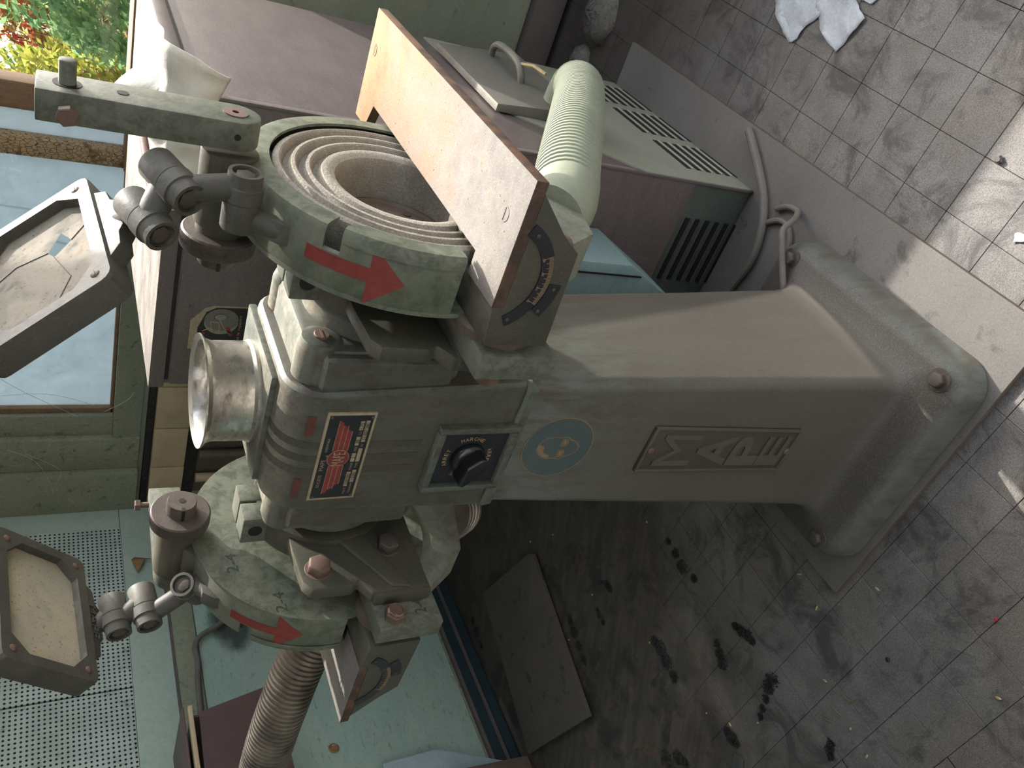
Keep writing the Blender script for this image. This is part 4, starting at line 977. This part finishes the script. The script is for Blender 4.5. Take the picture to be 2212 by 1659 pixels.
hose('flexible_metal_hose', 'ribbed aluminium hose running left from the left wheel guard to the wall side', [W(-.296, .03, .80), W(-.33, .07, .735), W(-.40, .10, .74), W(-.52, .10, .85), W(-.66, .06, .945), W(-.80, .02, .985), W(-.98, .0, 1.0), W(-1.25, .0, .99), W(-1.42, .02, .975)], .049, .0105, .0042, M['hose_metal'], .03, .0)

# ================================================================== LEFT WALL FITTINGS
SO = Vector((-2.2, 1.2, .85))
sh = thing('sheet_metal_shroud', 'brown folded sheet metal shroud beside the left wall and metal hose', 'shroud', SO)
def Sg(g): g.v = [tuple(Vector(p)-SO) for p in g.v]; return g
obj('shroud_front', Sg(G().prism([(.8, 1.04), (1.282, 1.021), (1.325, .823), (1.12, .80), (.8, .80)], -2.204, -2.198, 'x')), M['brown_sheet'], sh)
obj('shroud_side', Sg(G().box((-2.45, .8, 1.036), (-2.2, 1.284, 1.042))), M['brown_sheet'], sh)
obj('shroud_flange', Sg(G().box((-2.20, .8, 1.040), (-2.176, 1.295, 1.052))), M['ledge'], sh, bevel=.002)
obj('shroud_flange', Sg(G().box((-2.45, .8, 1.060), (-2.19, 1.300, 1.066))), M['brown_sheet'], sh, bevel=.001)
obj('shroud_web', Sg(G().box((-2.45, 1.270, .84), (-2.20, 1.276, 1.04))), M['brown_sheet'], sh)
O = Vector((-2.44, 1.75, .83)); 
o = obj('wall_cable', G().tube([Vector(p)-O for p in smooth_path([(-2.44, 1.79, .80), (-2.435, 1.76, .835), (-2.43, 1.72, .89), (-2.43, 1.69, .945), (-2.43, 1.65, .965), (-2.435, 1.60, .962), (-2.436, 1.50, .972), (-2.438, 1.30, .978), (-2.438, .9, .98)], 8)], .009, 10), M['wire']); o.location = O
tag(o, 'grey cable clipped along the mint wall, bending down near the left guard', 'cable')
O = Vector((-2.44, 2.03, 1.108)); g = G()
lf = [(0, 0, 0), (.02, .012, .008), (.05, .006, .012), (.075, -.004, .004), (.05, -.022, .014), (.022, -.030, .006), (.03, -.055, .012), (.008, -.03, .0)]
g.add([(-.004+z*1.5, -x+.04, y+.01) for x, y, z in lf], [(0, 1, 7), (1, 2, 5, 7), (2, 3, 4), (2, 4, 5), (5, 6, 7)])
o = obj('dry_leaf', g, M['leafdry']); md = o.modifiers.new('t', 'SOLIDIFY'); md.thickness = .001; o.location = O; tag(o, 'curled brown dry leaf stuck on the mint wall below the pegboard', 'leaf')
O = Vector((-2.449, 1.216, .60)); g = G().lathe([(.018, 0), (.014, .004), (.012, -.002)], (0, 0, 0), (1, .1, 0), 14)
tag(rel(obj('wall_socket_stub', g, M['leafdry']), *O), 'small brown broken stub in the lower mint wall', 'stub')
O = Vector((-2.43, 1.0, 0.0)); g = G().prism([(.122, .282), (.119, .47), (-.30, .52), (-.30, .0), (.0, .0)], 0, .004, 'x')
o = tag(rel(obj('sheet_offcut', g, M['card'], bevel=.001), *O), 'pale blue-grey sheet offcut leaning on the mint wall', 'sheet')
O = Vector((-2.40, .97, 0.0)); g = G().prism([(.055, .265), (.02, .28), (.0, .235), (-.06, .21), (-.06, 0), (.04, 0)], 0, .012, 'x')
tag(rel(obj('bark_piece', g, M['rust_steel'], bevel=.003), *O), 'dark jagged rusty scrap standing beside the pale sheet', 'scrap')

# ================================================================== FLOOR LITTER
O = Vector((-2.08, 1.2, 0)); g = G().prism([(-.11, .33), (.244, .21), (.262, .194), (.133, -.315), (-.266, -.204)], .006, .020, 'z')
tag(rel(obj('fibre_board', g, M['board'], bevel=.0015), *O), 'flat dirty grey board lying on the swarf by the left wall', 'board')
o.location = o.location
def cable(name, label, pts, r, O=None):
    P = smooth_path([Vector(p) for p in pts], 8); O = P[0].copy(); O.z = 0.015
    o = obj(name, G().tube([p-O for p in P], r, 10), M['wire']); o.location = O
    return tag(o, label, 'cable', 'cables behind the base')
cable('power_cable', 'thick grey cable crossing the plate in front of the cabinet', [(-.352, 1.372, .025), (-.40, 1.30, .025), (-.452, 1.235, .026), (-.512, 1.195, .026), (-.585, 1.178, .027), (-.68, 1.195, .026), (-.80, 1.19, .026)], .0095)
cable('power_cable', 'thin grey cable looping up over the rear bolt of the base', [(-.455, 1.19, .022), (-.437, 1.165, .024), (-.43, 1.13, .03), (-.437, 1.10, .062), (-.452, 1.075, .107), (-.475, 1.055, .112), (-.51, 1.03, .108), (-.545, 1.0, .106)], .0065)
cable('power_cable', 'thin grey cable hanging beside the rear edge of the base', [(-.495, 1.20, .022), (-.47, 1.165, .022), (-.475, 1.13, .022), (-.515, 1.105, .022), (-.58, 1.098, .022), (-.66, 1.11, .022)], .0065)
def paper(label, pts, seed):
    rnd = random.Random(seed); cx = sum(p[0] for p in pts)/len(pts); cy = sum(p[1] for p in pts)/len(pts)
    bm = bmesh.new(); vs = [bm.verts.new((x-cx, y-cy, .003)) for x, y in pts]; bm.faces.new(vs)
    bmesh.ops.triangulate(bm, faces=bm.faces); bmesh.ops.subdivide_edges(bm, edges=bm.edges, cuts=5, use_grid_fill=True)
    for v in bm.verts: v.co.z = .0025+abs(.0035*math.sin(60*v.co.x+seed)+.003*math.sin(47*v.co.y+2*seed)+.0015*math.sin(150*v.co.x-90*v.co.y)); v.co.x += rnd.uniform(-.0015, .0015)
    g = G(); bm.verts.index_update(); g.add([v.co.copy() for v in bm.verts], [tuple(v.index for v in f.verts) for f in bm.faces]); bm.free()
    o = obj('paper_scrap', g, M['paper'], ang=20); md = o.modifiers.new('t', 'SOLIDIFY'); md.thickness = .001; o.location = (cx, cy, 0)
    tag(o, label, 'paper', 'torn papers on the floor')
paper('torn grey-white paper on the floor, nearest the hose', [(-.124, 1.477), (-.164, 1.405), (-.150, 1.385), (-.124, 1.382), (-.091, 1.355), (-.05, 1.39), (-.03, 1.45), (-.09, 1.51)], 1)
paper('torn grey-white paper pointing towards the steel plate', [(-.085, 1.374), (-.117, 1.33), (-.137, 1.271), (-.12, 1.262), (-.063, 1.242), (-.04, 1.29), (.0, 1.35), (-.04, 1.39)], 2)
paper('small paper corner at the edge, beyond the pointed one', [(-.037, 1.279), (-.036, 1.246), (-.026, 1.239), (.02, 1.26), (.02, 1.31), (-.01, 1.31)], 3)
paper('tiny white paper flake in the sunlit floor beside the plate', [(-.266, .722), (-.256, .706), (-.245, .712), (-.252, .728)], 4)
def heap(label, pts, seed):
    rnd = random.Random(seed); g = G(); O = Vector((pts[0][0], pts[0][1], 0))
    for (x, y, r, h) in pts:
        for k in range(int(90+r*9000)):
            u = rnd.uniform(0, 2*PI); q = rnd.random()**.7*1.25; c = Vector((x-O.x+r*q*math.cos(u), y-O.y+r*q*math.sin(u), max(.0003, h*rnd.random()*max(0, 1-q*.85))))
            sz = rnd.uniform(.0007, .0022)
            P = [c+Vector((rnd.gauss(0, 1), rnd.gauss(0, 1), abs(rnd.gauss(0, .7))))*sz for _ in range(4)]
            g.add(P, [(0, 1, 2), (0, 3, 1), (1, 3, 2), (2, 3, 0)])
    o = obj('swarf_heap', g, M['swarf'], flat=True, kind='stuff'); o.location = O; tag(o, label, 'swarf', 'black swarf heaps on the floor')
def fp(x, y):  # floor point seen at a pixel of the photograph, used once to take positions from it
    d = cam.matrix_world.to_3x3() @ Vector(((x-1106)/1727.555, -(y-829.5)/1727.555, -1)); t = -1.4/d.z
    return (d.x*t, d.y*t)
def trail(label, px, seed):
    heap(label, [fp(x, y)+(r, h) for x, y, r, h in px], seed)
trail('round black swarf heap left of the column', [(1475, 1225, .016, .012), (1460, 1195, .011, .007), (1500, 1250, .009, .004), (1445, 1170, .007, .004)], 1)
trail('long thin black swarf heap between the two ragged ones', [(1561, 1432, .013, .012), (1556, 1412, .012, .009), (1550, 1390, .008, .006)], 2)
trail('tall black swarf heap trailing down to a yellow chip', [(1668, 1470, .015, .012), (1660, 1485, .013, .010), (1655, 1510, .007, .006), (1648, 1530, .007, .006), (1643, 1548, .006, .005)], 3)
trail('ragged curved black swarf smear nearest the column', [(1600, 1362, .012, .006), (1615, 1372, .011, .006), (1626, 1385, .008, .005), (1588, 1352, .008, .004)], 4)
trail('black swarf tuft stuck round a white stub at the bottom', [(1580, 1592, .016, .014), (1572, 1580, .010, .008), (1590, 1605, .010, .006)], 5)
trail('small black swarf tuft in the floor sun patch', [(1793, 1622, .010, .009), (1795, 1608, .008, .006), (1796, 1635, .007, .005)], 6)
trail('elongated black swarf drift in the middle of the dirt', [(1428, 1400, .018, .006), (1440, 1430, .018, .007), (1455, 1460, .014, .006), (1415, 1385, .012, .005)], 7)
trail('small black swarf lump beside the board corner', [(1312, 1262, .010, .008), (1318, 1272, .009, .006), (1300, 1258, .006, .004)], 8)
trail('black swarf drift along the board edge', [(1240, 1365, .016, .006), (1250, 1395, .014, .006), (1232, 1340, .012, .005), (1262, 1425, .012, .004)], 9)
trail('black swarf lump beside the skirting above the board', [(1030, 1362, .016, .012), (1022, 1340, .012, .008), (1040, 1395, .010, .005)], 10)
trail('small black swarf crumb line under the board edge', [(1295, 1330, .007, .005), (1303, 1345, .006, .004), (1292, 1318, .005, .004)], 11)
trail('loose black swarf drift at the bottom edge', [(1440, 1640, .020, .006), (1465, 1635, .016, .007), (1480, 1648, .012, .005)], 12)
def bit(name, label, cat, mat, x, y, r, h, group=None, L=1.0, ang=0):
    c = fp(x, y); g = G(); n = 7; rnd = random.Random(int(x*7+y))
    R = [[((r*L if True else r)*k*math.cos(2*PI*i/n)*rnd.uniform(.8, 1.2), r*k*math.sin(2*PI*i/n)*rnd.uniform(.8, 1.2), z*h) for i in range(n)] for k, z in ((.7, 0), (1, .4), (.6, 1))]
    g.rings(R); o = obj(name, g, mat); o.location = (c[0], c[1], .0003); o.rotation_euler = (0, 0, ang); tag(o, label, cat, group)
bit('red_bead', 'tiny red bead on the grey tiles', 'bead', M['redbead'], 2153, 1337, .0036, .006)
bit('dark_pebble', 'dark brown pebble on the tiles right of the plate', 'pebble', M['stone'], 2160, 345, .008, .009)
bit('dark_pebble', 'small dark pebble with thread on the front tiles', 'pebble', M['swarf'], 1920, 1425, .005, .006)
for k, (x, y, L, a, lb) in enumerate(((1765, 1313, 2.6, .3, 'short yellow chip off the front corner of the plate'), (1783, 1470, 2.6, 2.0, 'white splinter chip on the front tiles'), (1838, 1574, 1.4, .4, 'yellow crumb chip by the sun patch'), (1638, 1561, 1.2, .5, 'yellow chip at the end of the swarf trail'),
    (1873, 1634, 2.2, .2, 'pale curled chip near the bottom edge'), (1728, 1240, 2.8, 2.4, 'thin yellow sliver beside the plate corner'), (2158, 1508, 2.2, 2.2, 'yellow chip on the far right tiles'), (1896, 1272, 2.2, 1.8, 'white chip on a tile in front of the plate'), (1398, 1127, 1.3, 1.0, 'yellow crumb left of the column'),
    (1195, 1155, 1.2, .0, 'pale pink crumb in the black dirt'), (1146, 1170, 1.4, .7, 'yellow crumb at the board corner'), (1404, 1388, 1.2, .0, 'white crumb at the swarf drift'), (1280, 1285, 1.3, .2, 'yellow crumb beside the small swarf lump'), (1230, 1382, 1.4, .0, 'yellow crumb on the drift along the board'), (1527, 1540, 1.2, .3, 'white crumb above the white stub'),
    (1578, 1565, 2.6, 1.5, 'white stub standing in the swarf tuft'))):
    bit('wood_chip', lb, 'chip', M['chip'], x, y, .0024, .003, 'pale chips on the floor', L, a)
for k, (x, y, a, lb) in enumerate(((1832, 1510, 2.0, 'thin brown twig on the tiles, uppermost of three'), (1808, 1535, 1.7, 'thin brown twig on the tiles, middle of three'), (1790, 1555, 2.2, 'thin brown twig on the tiles, lowest of three'))):
    c = fp(x, y); g = G().tube([(-.012, 0, .0015), (0, .001, .002), (.012, 0, .0015)], .0011, 5); o = obj('twig', g, M['leafdry']); o.location = (c[0], c[1], 0); o.rotation_euler = (0, 0, a); tag(o, lb, 'twig', 'twigs on the floor')
c = fp(1595, 1652); g = G().box((-.022, -.014, 0), (.022, .014, .003)); o = obj('green_fragment', g, M['skirtgreen'], bevel=.0006); o.location = (c[0], c[1], .0003); o.rotation_euler = (0, 0, .5)
tag(o, 'small flat blue-green fragment at the bottom edge of the floor', 'fragment')
for k, (x, y, rx, lb) in enumerate(((-.33, 2.13, .085, 'grey rubble lump at the wall foot behind the hose'), (-.13, 2.22, .10, 'grey rubble lump at the wall foot, farther right'), (-.475, 2.16, .055, 'small grey rubble lump at the wall foot beside the cabinet'))):
    rnd = random.Random(k+3); g = G(); n = 18; R = []
    for j in range(8):
        ph = PI/2*j/7.5; R.append([(rx*math.cos(ph)*math.cos(2*PI*i/n)*(1+.10*math.sin(3*i+k)), rx*.75*math.cos(ph)*math.sin(2*PI*i/n)*(1+.08*math.sin(2*i+j)), rx*.62*math.sin(ph)*(1+.15*math.sin(4*i+2*j))) for i in range(n)])
    g.rings(R); o = obj('rubble_lump', g, M['stone'], ang=80); o.location = (x, y, 0); tag(o, lb, 'rubble', 'rubble at the wall foot')
# cobwebs in the window corner
M['web'] = paint('cobweb_silk', 'd5d5d0', 'c5c5c0', None, 40, bump=0)
O = Vector((-2.02, BY, 1.2)); g = G(); rnd = random.Random(5)
for k in range(90):
    y0 = -rnd.uniform(.002, .05); p = Vector((rnd.uniform(-.30, .05), y0, rnd.uniform(.02, .55))); q = p+Vector((rnd.gauss(0, .06), rnd.uniform(-.02, .01), rnd.gauss(.0, .07))); m = (p+q)/2+Vector((0, 0, -.008))
    g.tube([p, m, q], rnd.choice((.0001, .00015, .0002)), 3)
for pts in (((-.10, -.06, .30), (-.16, -.06, .22), (-.33, -.05, .17), (-.4, -.02, .25)), ((-.12, -.06, .25), (-.20, -.06, .15), (-.30, -.05, .16), (-.38, -.05, .10)), ((.02, -.01, .02), (.10, -.05, -.04), (.18, -.10, -.06)), ((.0, -.01, .10), (.2, -.015, .35), (.5, -.01, .5)), ((.05, -.01, .05), (.1, -.01, .2), (.08, -.01, .4))):
    g.tube(smooth_path(pts, 5), .0006, 4)
o = obj('cobweb', g, M['web'], kind='stuff'); o.location = O; tag(o, 'white dusty cobweb across the left window jamb', 'cobweb')
